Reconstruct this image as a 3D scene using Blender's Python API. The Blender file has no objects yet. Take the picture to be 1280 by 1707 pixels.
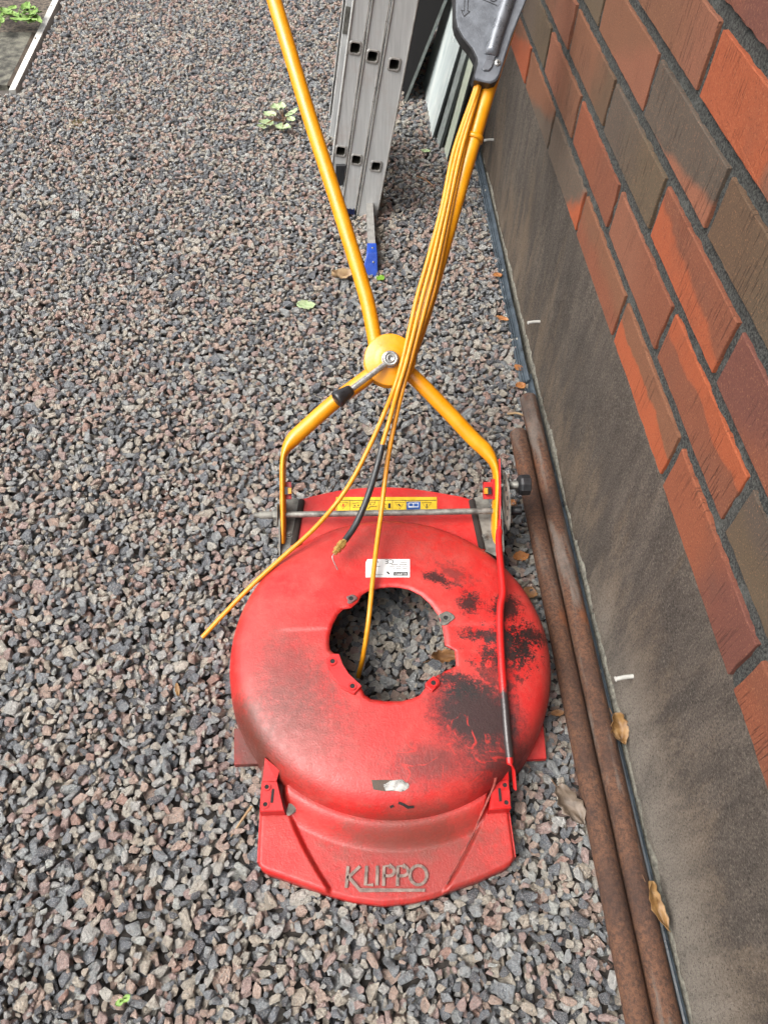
import bpy, bmesh, math, random
import numpy as np
from mathutils import Vector, Matrix, noise as mnoise
random.seed(7); rng = np.random.default_rng(11)
scene = bpy.context.scene

# ------------------------------------------------------------------ camera
CAM = np.array([0.0, 0.0, 1.23])
F, VY, ND = 1248.0, (-95.0, 1663.5), (-50.0, -939.5)
def _rot():
    d = np.array([VY[0], VY[1], -F]); d /= np.linalg.norm(d)
    n = np.array([ND[0], ND[1], -F]); n /= np.linalg.norm(n)
    z = -n; z = z - d*(z@d); z /= np.linalg.norm(z)
    return np.array([np.cross(d, z), d, z])
RM = _rot()
cam = bpy.data.objects.new('camera', bpy.data.cameras.new('camera'))
scene.collection.objects.link(cam); scene.camera = cam
m4 = Matrix([list(RM[i]) + [0] for i in range(3)] + [[0, 0, 0, 1]])
cam.matrix_world = Matrix.Translation(Vector(CAM)) @ m4
cam.data.sensor_fit = 'VERTICAL'; cam.data.sensor_height = 24.0
cam.data.lens = F/1707.0*24.0
cam.data.clip_start = 0.02; cam.data.clip_end = 300

# ------------------------------------------------------------------ light
SUN_EL, SUN_AZ = math.radians(54), math.radians(-108)   # azimuth from +Y towards +X
world = bpy.data.worlds.new('World'); scene.world = world; world.use_nodes = True
nt = world.node_tree; bg = nt.nodes['Background']
sky = nt.nodes.new('ShaderNodeTexSky'); sky.sky_type = 'NISHITA'; sky.sun_disc = False
sky.sun_elevation = SUN_EL; sky.sun_rotation = SUN_AZ
sky.air_density = 1.0; sky.dust_density = 6.0; sky.ozone_density = 1.0
hsv = nt.nodes.new('ShaderNodeHueSaturation'); hsv.inputs['Saturation'].default_value = 0.32
nt.links.new(sky.outputs[0], hsv.inputs['Color']); nt.links.new(hsv.outputs[0], bg.inputs[0])
bg.inputs[1].default_value = 0.15
sun = bpy.data.objects.new('sun', bpy.data.lights.new('sun', 'SUN')); scene.collection.objects.link(sun)
sun.data.energy = 1.35; sun.data.angle = math.radians(42); sun.data.color = (1.0, 0.965, 0.92)
sd = Vector((math.sin(SUN_AZ)*math.cos(SUN_EL), math.cos(SUN_AZ)*math.cos(SUN_EL), math.sin(SUN_EL)))
sun.rotation_euler = sd.to_track_quat('Z', 'Y').to_euler()
scene.view_settings.view_transform = 'Standard'; scene.view_settings.look = 'None'
scene.view_settings.exposure = 1.35; scene.view_settings.gamma = 1.0
scene.render.engine = 'CYCLES'

# ------------------------------------------------------------------ measuring helpers (photo ray meets a real plane)
def ray(px, py): return RM @ np.array([px-640.0, -(py-853.5), -F])
def gz(px, py, z=0.0):
    d = ray(px, py); return CAM + (z-CAM[2])/d[2]*d
def gx(px, py, x):
    d = ray(px, py); return CAM + (x-CAM[0])/d[0]*d
def gy(px, py, y):
    d = ray(px, py); return CAM + (y-CAM[1])/d[1]*d
HA = math.radians(40); HN = np.array([0, -math.sin(HA), math.cos(HA)]); HP = gz(645, 855, 0.10)
def hp(px, py, off=0.0):            # on the plane of the mower handle, lifted by off
    d = ray(px, py); return CAM + ((HP + HN*off - CAM)@HN)/(d@HN)*d

# ------------------------------------------------------------------ object helpers
def L(r, g, b):
    f = lambda c: (c/255/12.92) if c/255 <= .04045 else ((c/255+.055)/1.055)**2.4
    return (f(r)*.60, f(g)*.60, f(b)*.60, 1)
def tag(o, label=None, cat=None, group=None, kind=None):
    if label: o['label'] = label
    if cat: o['category'] = cat
    if group: o['group'] = group
    if kind: o['kind'] = kind
    return o
def thing(name, loc, label, cat, group=None):
    o = bpy.data.objects.new(name, None); scene.collection.objects.link(o)
    o.location = Vector([float(v) for v in loc]); o.empty_display_size = .05
    return tag(o, label, cat, group)
def rootloc(p):
    v = np.zeros(3)
    while p: v = v + np.array(p.location); p = p.parent
    return v
class MB:
    def __init__(s): s.v = []; s.f = []; s.mi = []; s.sm = []
    def add(s, verts, faces, mi=0, smooth=False):
        b = len(s.v); s.v += [tuple(float(c) for c in p) for p in verts]
        s.f += [tuple(b+i for i in f) for f in faces]; s.mi += [mi]*len(faces); s.sm += [smooth]*len(faces)
    def box(s, a, b, mi=0):
        (x0, y0, z0), (x1, y1, z1) = a, b
        s.add([(x0,y0,z0),(x1,y0,z0),(x1,y1,z0),(x0,y1,z0),(x0,y0,z1),(x1,y0,z1),(x1,y1,z1),(x0,y1,z1)],
              [(0,3,2,1),(4,5,6,7),(0,1,5,4),(1,2,6,5),(2,3,7,6),(3,0,4,7)], mi)
    def obox(s, c, ax, half, mi=0):    # oriented box
        ax = [np.array(a, float)/np.linalg.norm(a) for a in ax]; c = np.array(c)
        P = []
        for sz in (-1, 1):
            for sx, sy in ((-1,-1),(1,-1),(1,1),(-1,1)):
                P.append(c+ax[0]*half[0]*sx+ax[1]*half[1]*sy+ax[2]*half[2]*sz)
        s.add(P, [(0,3,2,1),(4,5,6,7),(0,1,5,4),(1,2,6,5),(2,3,7,6),(3,0,4,7)], mi)
    def prism(s, top, down, mi=0, bev=0.0):   # polygon + offset vector
        top = [np.array(p, float) for p in top]; dn = np.array(down, float); n = len(top)
        if bev > 0:
            c = sum(top)/n
            ins = []
            for i in range(n):
                a, b, d = top[i-1], top[i], top[(i+1) % n]
                t = (a-b)/max(np.linalg.norm(a-b), 1e-9)+(d-b)/max(np.linalg.norm(d-b), 1e-9)
                q = c-b; q /= np.linalg.norm(q); ins.append(b+q*bev)
            ring1 = [p+dn/np.linalg.norm(dn)*bev*.8 for p in top]
            V = ins+ring1+[p+dn for p in top]
            Fc = [tuple(range(n))]
            for k in (0, n):
                Fc += [(k+i, k+n+i, k+n+(i+1) % n, k+(i+1) % n) for i in range(n)]
            Fc.append(tuple(range(3*n-1, 2*n-1, -1)))
        else:
            V = top+[p+dn for p in top]
            Fc = [tuple(range(n))]+[(i, n+i, n+(i+1) % n, (i+1) % n) for i in range(n)]+[tuple(range(2*n-1, n-1, -1))]
        s.add(V, Fc, mi)
    def tube(s, pts, r, n=14, up=(0,0,1), cap=True, mi=0):
        pts = [np.array(p, float) for p in pts]; m = len(pts)
        if not hasattr(r, '__len__'): r = [r]*m
        r = [q if hasattr(q, '__len__') else (q, q) for q in r]
        V = []; u0 = None
        for i, p in enumerate(pts):
            t = pts[min(i+1, m-1)]-pts[max(i-1, 0)]; t /= np.linalg.norm(t)
            if u0 is None:
                u0 = np.array(up, float)
                if abs(u0@t) > .95: u0 = np.array([1., 0, 0])
            u0 = u0-t*(u0@t); u0 /= np.linalg.norm(u0); w = np.cross(t, u0)
            for k in range(n):
                a = 2*math.pi*k/n; V.append(p+w*math.cos(a)*r[i][0]+u0*math.sin(a)*r[i][1])
        Fc = [(i*n+k, i*n+(k+1) % n, (i+1)*n+(k+1) % n, (i+1)*n+k) for i in range(m-1) for k in range(n)]
        s.add(V, Fc, mi, True)
        if cap:
            s.add(V[:n], [tuple(range(n-1, -1, -1))], mi); s.add(V[-n:], [tuple(range(n))], mi)
    def lathe(s, c, axis, prof, n=32, mi=0, smooth=True):   # prof: (radius, height along axis)
        c = np.array(c, float); t = np.array(axis, float); t /= np.linalg.norm(t)
        u = np.array([0, 0, 1.]) if abs(t[2]) < .9 else np.array([1., 0, 0])
        u = u-t*(u@t); u /= np.linalg.norm(u); w = np.cross(t, u); V = []
        for r, h in prof:
            for k in range(n):
                a = 2*math.pi*k/n; V.append(c+t*h+u*math.cos(a)*r+w*math.sin(a)*r)
        Fc = [(i*n+k, i*n+(k+1) % n, (i+1)*n+(k+1) % n, (i+1)*n+k) for i in range(len(prof)-1) for k in range(n)]
        s.add(V, Fc, mi, smooth)
    def build(s, name, mats, parent=None, fix=False):
        me = bpy.data.meshes.new(name); off = rootloc(parent)
        me.from_pydata([tuple(np.array(p)-off) for p in s.v], [], s.f)
        for m in (mats if isinstance(mats, (list, tuple)) else [mats]): me.materials.append(m)
        me.polygons.foreach_set('material_index', s.mi); me.polygons.foreach_set('use_smooth', s.sm)
        if fix:
            bm = bmesh.new(); bm.from_mesh(me); bmesh.ops.recalc_face_normals(bm, faces=bm.faces); bm.to_mesh(me); bm.free()
        me.update()
        o = bpy.data.objects.new(name, me); scene.collection.objects.link(o); o.parent = parent
        return o
def spline(pts, k=8):
    P = [np.array(p, float) for p in pts]; P = [2*P[0]-P[1]]+P+[2*P[-1]-P[-2]]; out = []
    for i in range(1, len(P)-2):
        for j in range(k):
            t = j/k; a, b, c, d = P[i-1], P[i], P[i+1], P[i+2]
            out.append(.5*((2*b)+(-a+c)*t+(2*a-5*b+4*c-d)*t*t+(-a+3*b-3*c+d)*t**3))
    out.append(P[-2]); return out
def sstep(x, a, b):
    t = np.clip((x-a)/(b-a), 0, 1); return t*t*(3-2*t)

# ------------------------------------------------------------------ material helpers
class NM:
    def __init__(s, name, base=(.5,.5,.5,1), rough=.6, metal=0.0, spec=.5):
        s.m = bpy.data.materials.new(name); s.m.use_nodes = True; s.t = s.m.node_tree
        s.b = s.t.nodes['Principled BSDF']; s.b.inputs['Base Color'].default_value = base
        s.b.inputs['Roughness'].default_value = rough; s.b.inputs['Metallic'].default_value = metal
        s.b.inputs['Specular IOR Level'].default_value = spec; s.c = None
    def n(s, k, **kw):
        o = s.t.nodes.new(k)
        for a, b in kw.items(): setattr(o, a, b)
        return o
    def l(s, a, b): s.t.links.new(a, b)
    def coord(s, sc=(1,1,1), rot=(0,0,0), loc=(0,0,0)):
        if s.c is None: s.c = s.n('ShaderNodeTexCoord')
        mp = s.n('ShaderNodeMapping'); mp.inputs['Scale'].default_value = sc
        mp.inputs['Rotation'].default_value = rot; mp.inputs['Location'].default_value = loc
        s.l(s.c.outputs['Object'], mp.inputs[0]); return mp.outputs[0]
    def noise(s, scale, detail=6, rough=.6, sc=(1,1,1), rot=(0,0,0), loc=(0,0,0), dist=0.0):
        o = s.n('ShaderNodeTexNoise'); o.inputs['Scale'].default_value = scale; o.inputs['Detail'].default_value = detail
        o.inputs['Roughness'].default_value = rough; o.inputs['Distortion'].default_value = dist
        s.l(s.coord(sc, rot, loc), o.inputs['Vector']); return o.outputs[0]
    def ramp(s, v, a, b, lo=0.0, hi=1.0):
        o = s.n('ShaderNodeMapRange', interpolation_type='SMOOTHSTEP')
        s.l(v, o.inputs[0]); o.inputs[1].default_value = a; o.inputs[2].default_value = b
        o.inputs[3].default_value = lo; o.inputs[4].default_value = hi; return o.outputs[0]
    def math(s, op, a, b=None, c=None):
        o = s.n('ShaderNodeMath', operation=op)
        for i, v in enumerate((a, b, c)):
            if v is None: continue
            if isinstance(v, (int, float)): o.inputs[i].default_value = v
            else: s.l(v, o.inputs[i])
        return o.outputs[0]
    def mix(s, f, a, b):
        o = s.n('ShaderNodeMix', data_type='RGBA')
        for i, v in ((0, f), (6, a), (7, b)):
            if isinstance(v, (int, float, tuple)): o.inputs[i].default_value = v
            else: s.l(v, o.inputs[i])
        return o.outputs[2]
    def xyz(s):
        o = s.n('ShaderNodeSeparateXYZ'); s.l(s.coord(), o.inputs[0]); return o.outputs
    def blob(s, c, r, ang=0.0):     # soft elliptical field in the object's xy plane, 1 at the middle
        X = s.xyz(); ca, sa = math.cos(ang), math.sin(ang)
        dx = s.math('SUBTRACT', X[0], c[0]); dy = s.math('SUBTRACT', X[1], c[1])
        u = s.math('DIVIDE', s.math('ADD', s.math('MULTIPLY', dx, ca), s.math('MULTIPLY', dy, sa)), r[0])
        v = s.math('DIVIDE', s.math('SUBTRACT', s.math('MULTIPLY', dy, ca), s.math('MULTIPLY', dx, sa)), r[1])
        return s.math('SUBTRACT', 1.0, s.math('SQRT', s.math('ADD', s.math('MULTIPLY', u, u), s.math('MULTIPLY', v, v))))
    def bump(s, h, dist, strength=1.0, prev=None):
        o = s.n('ShaderNodeBump'); o.inputs['Distance'].default_value = dist; o.inputs['Strength'].default_value = strength
        s.l(h, o.inputs['Height'])
        if prev is not None: s.l(prev, o.inputs['Normal'])
        return o.outputs[0]
    def out(s, col=None, rough=None, bump=None):
        if col is not None: s.l(col, s.b.inputs['Base Color'])
        if rough is not None: s.l(rough, s.b.inputs['Roughness'])
        if bump is not None: s.l(bump, s.b.inputs['Normal'])
        return s.m
def plain(name, col, rough=.6, metal=0.0, var=.18, scale=40, bump=.0003):
    a = NM(name, col, rough, metal)
    n = a.noise(scale, 8, .65)
    d = tuple(c*(1-var*2) for c in col[:3])+(1,); e = tuple(min(1, c*(1+var)) for c in col[:3])+(1,)
    return a.out(a.mix(a.ramp(n, .3, .7), d, e), a.ramp(n, .3, .7, max(.05, rough-.1), min(1, rough+.12)), a.bump(a.noise(scale*8, 4), bump))

# ==================================================================== MATERIALS
def m_stone():
    a = NM('stone', rough=.72, spec=.35)
    oi = a.n('ShaderNodeObjectInfo')
    cr = a.n('ShaderNodeValToRGB'); cr.color_ramp.interpolation = 'CONSTANT'
    pal = [(0, (46,49,54)), (.09, (66,70,75)), (.21, (84,88,91)), (.32, (102,105,105)), (.41, (120,119,115)), (.50, (114,94,88)),
           (.60, (130,110,98)), (.67, (150,128,114)), (.74, (130,120,106)), (.80, (152,144,130)), (.86, (168,162,150)), (.935, (112,84,72)), (.955, (160,162,156)), (.975, (176,172,162))]
    el = cr.color_ramp.elements
    while len(el) < len(pal): el.new(.5)
    for e, (p, c) in zip(el, pal): e.position = p; q_ = [v*6.0+.095 for v in L(*c)[:3]]; k_ = min(1, .80/max(q_)); e.color = tuple(v*k_ for v in q_)+(1,)
    a.l(oi.outputs['Random'], cr.inputs[0])
    # fine light/dark grain crystals, offset per stone
    tc = a.n('ShaderNodeTexCoord'); va = a.n('ShaderNodeVectorMath', operation='MULTIPLY_ADD')
    a.l(tc.outputs['Object'], va.inputs[0]); va.inputs[1].default_value = (1, 1, 1)
    cb = a.n('ShaderNodeCombineXYZ'); r20 = a.math('MULTIPLY', oi.outputs['Random'], 90.0)
    for i in range(3): a.l(r20, cb.inputs[i])
    a.l(cb.outputs[0], va.inputs[2])
    def nz(sc, d, ro):
        o = a.n('ShaderNodeTexNoise'); o.inputs['Scale'].default_value = sc; o.inputs['Detail'].default_value = d
        o.inputs['Roughness'].default_value = ro; a.l(va.outputs[0], o.inputs['Vector']); return o.outputs[0]
    n1, n2, n3 = nz(2.6, 5, .75), nz(7.5, 3, .7), nz(1.1, 3, .6)
    c = a.mix(a.ramp(n1, .48, .68, 0, .42), cr.outputs[0], (.13, .135, .14, 1))
    c = a.mix(a.ramp(n2, .50, .66, 0, .62), c, (.80, .78, .73, 1))
    c = a.mix(a.ramp(n2, .42, .32, 0, .55), c, (.06, .062, .066, 1))
    c = a.mix(a.ramp(n3, .52, .70, 0, .28), c, L(196, 160, 140))
    return a.out(c, a.ramp(n2, .3, .7, .62, .85), a.bump(n1, .16, 1.0))
M_STONE = m_stone()

def m_ground():
    a = NM('gravel_ground', rough=.9)
    vo = a.n('ShaderNodeTexVoronoi'); vo.inputs['Scale'].default_value = 62; a.l(a.coord(), vo.inputs['Vector'])
    hs = a.n('ShaderNodeSeparateColor'); a.l(vo.outputs['Color'], hs.inputs[0])
    c = a.mix(a.ramp(hs.outputs[0], .2, .8), L(70, 74, 78), L(165, 145, 132))
    c = a.mix(a.ramp(vo.outputs['Distance'], .0085, .013), c, L(30, 30, 30))
    return a.out(c, None, a.bump(vo.outputs['Distance'], -.01))
M_GROUND = m_ground()
M_SOIL = plain('dark_grit', L(100, 94, 88), .95, scale=120, bump=.002)

def m_brick():
    a = NM('brick', rough=.86, spec=.25)
    def at(n):
        o = a.n('ShaderNodeAttribute', attribute_name=n); return o
    ca, cb_, pm, uv = at('ca'), at('cb'), at('pm'), at('uw')
    P = a.n('ShaderNodeSeparateColor'); a.l(pm.outputs['Color'], P.inputs[0])
    U = a.n('ShaderNodeSeparateColor'); a.l(uv.outputs['Color'], U.inputs[0])
    # pm stores (a+2)/4, (b+2)/4, (c+2)/4
    dec = lambda s: a.math('MULTIPLY_ADD', s, 4.0, -2.0)
    v = a.math('ADD', a.math('MULTIPLY', dec(P.outputs[0]), U.outputs[0]), a.math('MULTIPLY', dec(P.outputs[1]), U.outputs[1]))
    v = a.math('SUBTRACT', v, dec(P.outputs[2]))
    n0 = a.noise(14, 5, .55); v = a.math('ADD', v, a.math('MULTIPLY', a.math('SUBTRACT', n0, .5), .55))
    soft = a.math('MULTIPLY_ADD', U.outputs[2], .22, .03)
    mr = a.n('ShaderNodeMapRange', interpolation_type='SMOOTHSTEP'); a.l(v, mr.inputs[0])
    a.l(a.math('MULTIPLY', soft, -1.0), mr.inputs[1]); a.l(soft, mr.inputs[2])
    c = a.mix(mr.outputs[0], ca.outputs['Color'], cb_.outputs['Color'])
    mot = a.noise(7, 6, .6, loc=(3, 1, 5)); c = a.mix(a.ramp(mot, .50, .75, 0, .28), c, L(84, 68, 58))
    sc = a.noise(1, 3, .6, sc=(30, 330, 14), rot=(math.radians(9), 0, 0))          # wire-cut drag marks
    scr = a.ramp(sc, .57, .66)
    dens = a.ramp(a.noise(9, 3, .5, loc=(8, 2, 1)), .40, .66)
    scr = a.math('MULTIPLY', scr, dens)
    c = a.mix(a.math('MULTIPLY', scr, .5), c, L(48, 32, 27))
    sp = a.noise(420, 3, .7); c = a.mix(a.ramp(sp, .56, .72, 0, .38), c, L(196, 140, 104))
    c = a.mix(a.ramp(sp, .44, .30, 0, .55), c, L(50, 38, 32))
    chip = a.noise(55, 5, .7, loc=(1, 7, 2)); c = a.mix(a.ramp(chip, .76, .80, 0, .8), c, L(220, 196, 172))
    b = a.bump(sp, .0009, 1.0); b = a.bump(scr, -.0014, 1.0, b); b = a.bump(n0, .004, .6, b)
    return a.out(c, None, b)
M_BRICK = m_brick()
def m_mortar():
    a = NM('mortar', rough=.95, spec=.3)
    n = a.noise(330, 5, .75); n2 = a.noise(18, 5, .6)
    c = a.mix(a.ramp(n, .38, .64), L(34, 36, 35), L(98, 99, 95)); c = a.mix(a.ramp(n2, .52, .72, 0, .45), c, L(120, 122, 116))
    c = a.mix(a.ramp(n, .70, .76), c, L(205, 205, 198))
    return a.out(c, None, a.bump(n2, .006, 1, a.bump(n, .005)))
M_MORTAR = m_mortar()
def m_plinth():
    a = NM('plinth_render', rough=.9, spec=.3)
    X = a.xyz()
    n = a.noise(300, 6, .8); st = a.noise(1, 9, .72, sc=(4, 10, 3.0), dist=.25); st2 = a.noise(1, 9, .74, sc=(9, 24, 6), loc=(2, 4, 1), dist=.3)
    big = a.noise(3.2, 5, .6)
    c = a.mix(a.ramp(st2, .35, .66), L(100, 92, 84), L(138, 126, 114))
    c = a.mix(a.ramp(big, .42, .64, 0, .55), c, L(88, 80, 73))
    low = a.ramp(X[2], .34, .06)                                      # old washed-out patches stand at the foot
    pale = a.math('ADD', st, a.math('MULTIPLY', low, .15))
    c = a.mix(a.ramp(pale, .52, .78, 0, .65), c, L(172, 148, 122))
    near = a.ramp(X[1], -.95, -1.65)
    pl2 = a.math('ADD', a.math('ADD', a.math('MULTIPLY', st, .62), a.math('MULTIPLY', near, .20)), a.math('MULTIPLY', a.ramp(X[2], .30, .02), .28))
    c = a.mix(a.ramp(pl2, .56, .88, 0, .8), c, L(184, 176, 164))
    c = a.mix(a.ramp(st2, .62, .74, 0, .3), c, L(56, 51, 48))
    tr = a.noise(1, 5, .75, sc=(20, 170, 70), rot=(math.radians(25), 0, 0))
    n5 = a.noise(140, 4, .8, loc=(3, 3, 3)); c = a.mix(a.ramp(n, .52, .66, 0, .6), c, L(196, 184, 170)); c = a.mix(a.ramp(n, .48, .36, 0, .9), c, L(38, 34, 32)); c = a.mix(a.ramp(tr, .60, .70, 0, .5), c, L(54, 48, 44)); c = a.mix(a.ramp(n5, .54, .70, 0, .4), c, L(60, 53, 48)); c = a.mix(a.ramp(n5, .32, .24, 0, .5), c, L(176, 164, 150))
    b = a.bump(n, .014); b = a.bump(tr, .014, 1, b); b = a.bump(big, .02, .5, b)
    return a.out(c, None, b)
M_PLINTH = m_plinth()
M_CEMENT = plain('raw_cement', L(158, 154, 140), .95, scale=130, bump=.004, var=.32)

def m_red():
    a = NM('red_paint', rough=.42, spec=.5)
    n = a.noise(75, 7, .72); nf = a.noise(330, 5, .7); nb = a.noise(12, 6, .6); nm = a.noise(33, 7, .7, loc=(4, 1, 2))
    c = a.mix(a.ramp(nb, .38, .66), L(200, 28, 26), L(208, 42, 38))
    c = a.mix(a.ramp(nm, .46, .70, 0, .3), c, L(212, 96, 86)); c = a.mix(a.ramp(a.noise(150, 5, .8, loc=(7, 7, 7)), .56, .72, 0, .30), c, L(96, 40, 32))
    fade_sheen = a.noise(5, 6, .7, loc=(1, 5, 1)); c = a.mix(a.ramp(fade_sheen, .44, .68, 0, .34), c, L(202, 98, 88)); c = a.mix(a.ramp(a.noise(420, 3, .8), .60, .72, 0, .45), c, L(70, 30, 24))  # faded paint patches that also paint in the pinkish sky reflection
    def put(c, field, nn, lo, hi, col, amt, w=.6):
        v = a.math('ADD', field, a.math('MULTIPLY', a.math('SUBTRACT', nn, .5), w*3)); return a.mix(a.ramp(v, lo, hi, 0, amt), c, col)
    dirt = L(74, 50, 40); soot = L(26, 23, 22); ng = a.math('ADD', a.math('MULTIPLY', n, .55), a.math('MULTIPLY', nf, .45))
    # general grime (local coordinates: origin at the dome's middle)
    grime = a.math('MAXIMUM', a.blob((-.16, -.16), (.20, .15)), a.blob((.03, -.33), (.24, .11)))
    c = put(c, grime, ng, .05, .85, dirt, .5, .6)
    c = put(c, a.blob((-.17, -.06), (.11, .17), .3), ng, .05, .9, dirt, .6, .6); c = put(c, a.blob((.0, .20), (.24, .12)), ng, .2, 1.1, L(110, 66, 56), .45, .7)
    wall = a.blob((-.235, -.145), (.060, .14), .55); c = put(c, wall, nm, .1, .8, L(60, 50, 38), .72, .35)
    c = put(c, a.blob((.01, -.29), (.20, .045)), nm, .1, .8, L(92, 62, 48), .55, .5)       # dirt lying in the front channel
    c = put(c, a.blob((.02, .29), (.2, .09)), n, .0, 1.1, L(120, 70, 60), .25, .6)
    # soot patches
    c = put(c, a.blob((.125, -.135), (.115, .085), -.35), ng, .12, .62, soot, .96, .34)
    c = put(c, a.blob((.16, -.20), (.11, .07), .3), ng, .2, .9, L(44, 26, 24), .85, .42)
    c = put(c, a.blob((.05, -.205), (.14, .065), .1), ng, .15, .95, L(72, 34, 28), .75, .42)
    for ce, r, an in (((.165, .0), (.085, .018), -.1), ((.185, -.035), (.06, .022), .1), ((.215, -.02), (.035, .05), 0),
                      ((.085, .112), (.045, .018), -.55), ((.135, .062), (.03, .035), -.6), ((.20, .055), (.04, .05), -.9), ((.105, -.085), (.06, .03), -.3), ((.235, .005), (.05, .03), 0)):
        v = a.blob(ce, r, an)
        c = put(c, v, ng, .16, .66, soot, .92, 1.25)
    c = put(c, a.blob((.195, -.015), (.11, .085), .2), ng, .52, .80, soot, .85, 1.5); c = put(c, a.blob((.17, -.07), (.09, .07), .9), n, .45, .85, L(60, 30, 26), .7, 1.2)
    c = put(c, a.blob((.12, .125), (.09, .05), -.5), n, .5, .9, L(70, 44, 40), .6, .7)
    # bright rubbed-through scratches in the soot
    w = a.n('ShaderNodeTexVoronoi', feature='DISTANCE_TO_EDGE'); w.inputs['Scale'].default_value = 16
    a.l(a.coord((1, 1.6, 1), (0, 0, .6)), w.inputs['Vector'])
    ln = a.noise(11, 2, .4, sc=(1, 1.5, 1), rot=(0, 0, .6), loc=(2, 3, 0), dist=1.2)
    line = a.math('MULTIPLY', a.ramp(a.math('ABSOLUTE', a.math('SUBTRACT', ln, .5)), .016, .006), a.ramp(a.blob((.07, -.19), (.13, .09), .2), .1, .5))
    line = a.math('MULTIPLY', line, a.ramp(nm, .46, .58))
    c = a.mix(a.math('MULTIPLY', line, .75), c, L(205, 42, 34))
    c = a.mix(a.ramp(nf, .70, .78, 0, .35), c, L(40, 20, 18))
    rr = a.math('ADD', a.ramp(n, .3, .7, .34, .52), a.ramp(a.blob((.13, -.15), (.14, .11)), 0, .6, 0, .2))
    b = a.bump(nf, .0011, .6); b = a.bump(nm, .0016, .5, b)
    return a.out(c, rr, b)
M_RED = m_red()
M_REDP = plain('red_part_paint', L(205, 24, 22), .4, scale=60, bump=.0004, var=.1)
def m_rod():
    a = NM('red_rod_paint', rough=.32)
    X = a.xyz(); n = a.noise(60, 6, .7)
    v = a.math('ADD', a.ramp(X[1], -.03, -.15), a.math('MULTIPLY', a.math('SUBTRACT', n, .5), 1.2))
    v = a.math('MULTIPLY', v, a.ramp(X[1], -.225, -.205))
    c = a.mix(a.ramp(v, .35, .75), L(208, 30, 28), L(58, 50, 50)); return a.out(c, None, a.bump(a.noise(300, 4), .0004))
M_ROD = m_rod()
M_UNDER = plain('underside_dirt', L(46, 36, 30), .95, scale=60, bump=.002)
def m_yellow():
    a = NM('yellow_paint', rough=.33, spec=.5)
    n = a.noise(26, 6, .65); c = a.mix(a.ramp(n, .35, .7), L(232, 150, 8), L(240, 164, 18))
    c = a.mix(a.ramp(a.noise(170, 6, .75), .70, .76, 0, .7), c, L(96, 60, 20)); c = a.mix(a.ramp(a.noise(22, 6, .75), .62, .8, 0, .3), c, L(190, 124, 30))
    return a.out(c, a.ramp(n, .3, .7, .26, .42), a.bump(a.noise(180, 4), .0003))
M_YEL = m_yellow()
M_CABLE = plain('yellow_cable_sheath', L(230, 152, 20), .42, scale=90, var=.08)
M_BLACK = plain('black_plastic', (.012, .012, .013, 1), .35, scale=60)
M_BLACKR = plain('black_rubber_sleeve', (.016, .018, .02, 1), .45, scale=60)
M_STEEL = plain('bright_steel', L(200, 200, 196), .28, .65, scale=60)
M_ZINC = plain('dull_zinc', L(160, 158, 150), .45, .5, scale=50, var=.3)
M_ZINCD = plain('dirty_zinc', L(132, 130, 122), .6, .3, scale=50, var=.3)
M_BRASS = plain('brass', L(226, 184, 104), .3, .55, scale=90)
M_HOLE = plain('dark_hole', (.006, .006, .006, 1), .9)
M_GREYP = plain('grey_cover_plastic', L(112, 117, 124), .45, .1, scale=45, var=.14, bump=.0005)
M_GREYD = plain('dark_cover_plastic', L(34, 36, 40), .5, scale=45)
M_GREYL = plain('cover_lever', L(128, 132, 138), .3, .5, scale=45, var=.1)
def m_rust(grey):
    a = NM('rusty_steel', rough=.72, spec=.35)
    n = a.noise(150, 6, .8); nf = a.noise(420, 4, .8); g = a.noise(1, 6, .65, sc=(30, 4, 30)); sel = a.n('ShaderNodeObjectInfo')
    c = a.mix(a.ramp(n, .36, .62), L(66, 46, 36), L(114, 78, 56))
    c = a.mix(a.ramp(g, .53-grey, .66-grey, 0, .25+grey*5), c, L(128, 126, 120))
    c = a.mix(a.ramp(nf, .55, .70, 0, .5), c, L(160, 104, 70)); c = a.mix(a.ramp(nf, .42, .30, 0, .7), c, L(40, 28, 26))
    c = a.mix(a.ramp(a.noise(9, 5, .6, loc=(2, 2, 2)), .58, .74, 0, .5), c, L(134, 74, 38))
    big = a.noise(1, 5, .7, sc=(14, 7, 14), loc=(5, 5, 5)); c = a.mix(a.ramp(big, .46, .66, 0, .55), c, L(58, 42, 36)); c = a.mix(a.ramp(big, .40, .28, 0, .45), c, L(150, 84, 44))
    return a.out(c, None, a.bump(big, .004, .6, a.bump(n, .0022, .9, a.bump(nf, .0013))))
M_RUST = m_rust(0); M_RUST2 = m_rust(.05)
def m_alu():
    a = NM('aluminium', rough=.45, metal=.15)
    n = a.noise(1, 5, .6, sc=(140, 8, 8)); n2 = a.noise(9, 6, .65)
    c = a.mix(a.ramp(n, .35, .65), L(204, 206, 204), L(222, 224, 222)); c = a.mix(a.ramp(n2, .48, .70, 0, .4), c, L(200, 184, 174))
    c = a.mix(a.ramp(a.noise(70, 6, .8), .70, .76, 0, .8), c, L(70, 58, 52))
    return a.out(c, a.ramp(n2, .3, .7, .36, .58), a.bump(n, .0004))
M_ALU = m_alu()
M_ALUE = plain('aluminium_edge', L(196, 194, 188), .35, .5, scale=40, var=.1)
M_ALUD = plain('ladder_inside', L(92, 90, 78), .7, .4)
M_BLUE = plain('blue_plastic', L(26, 74, 176), .38, scale=30, var=.12)
M_BLUED = plain('dark_blue_plastic', L(24, 40, 92), .5, scale=30)
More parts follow.
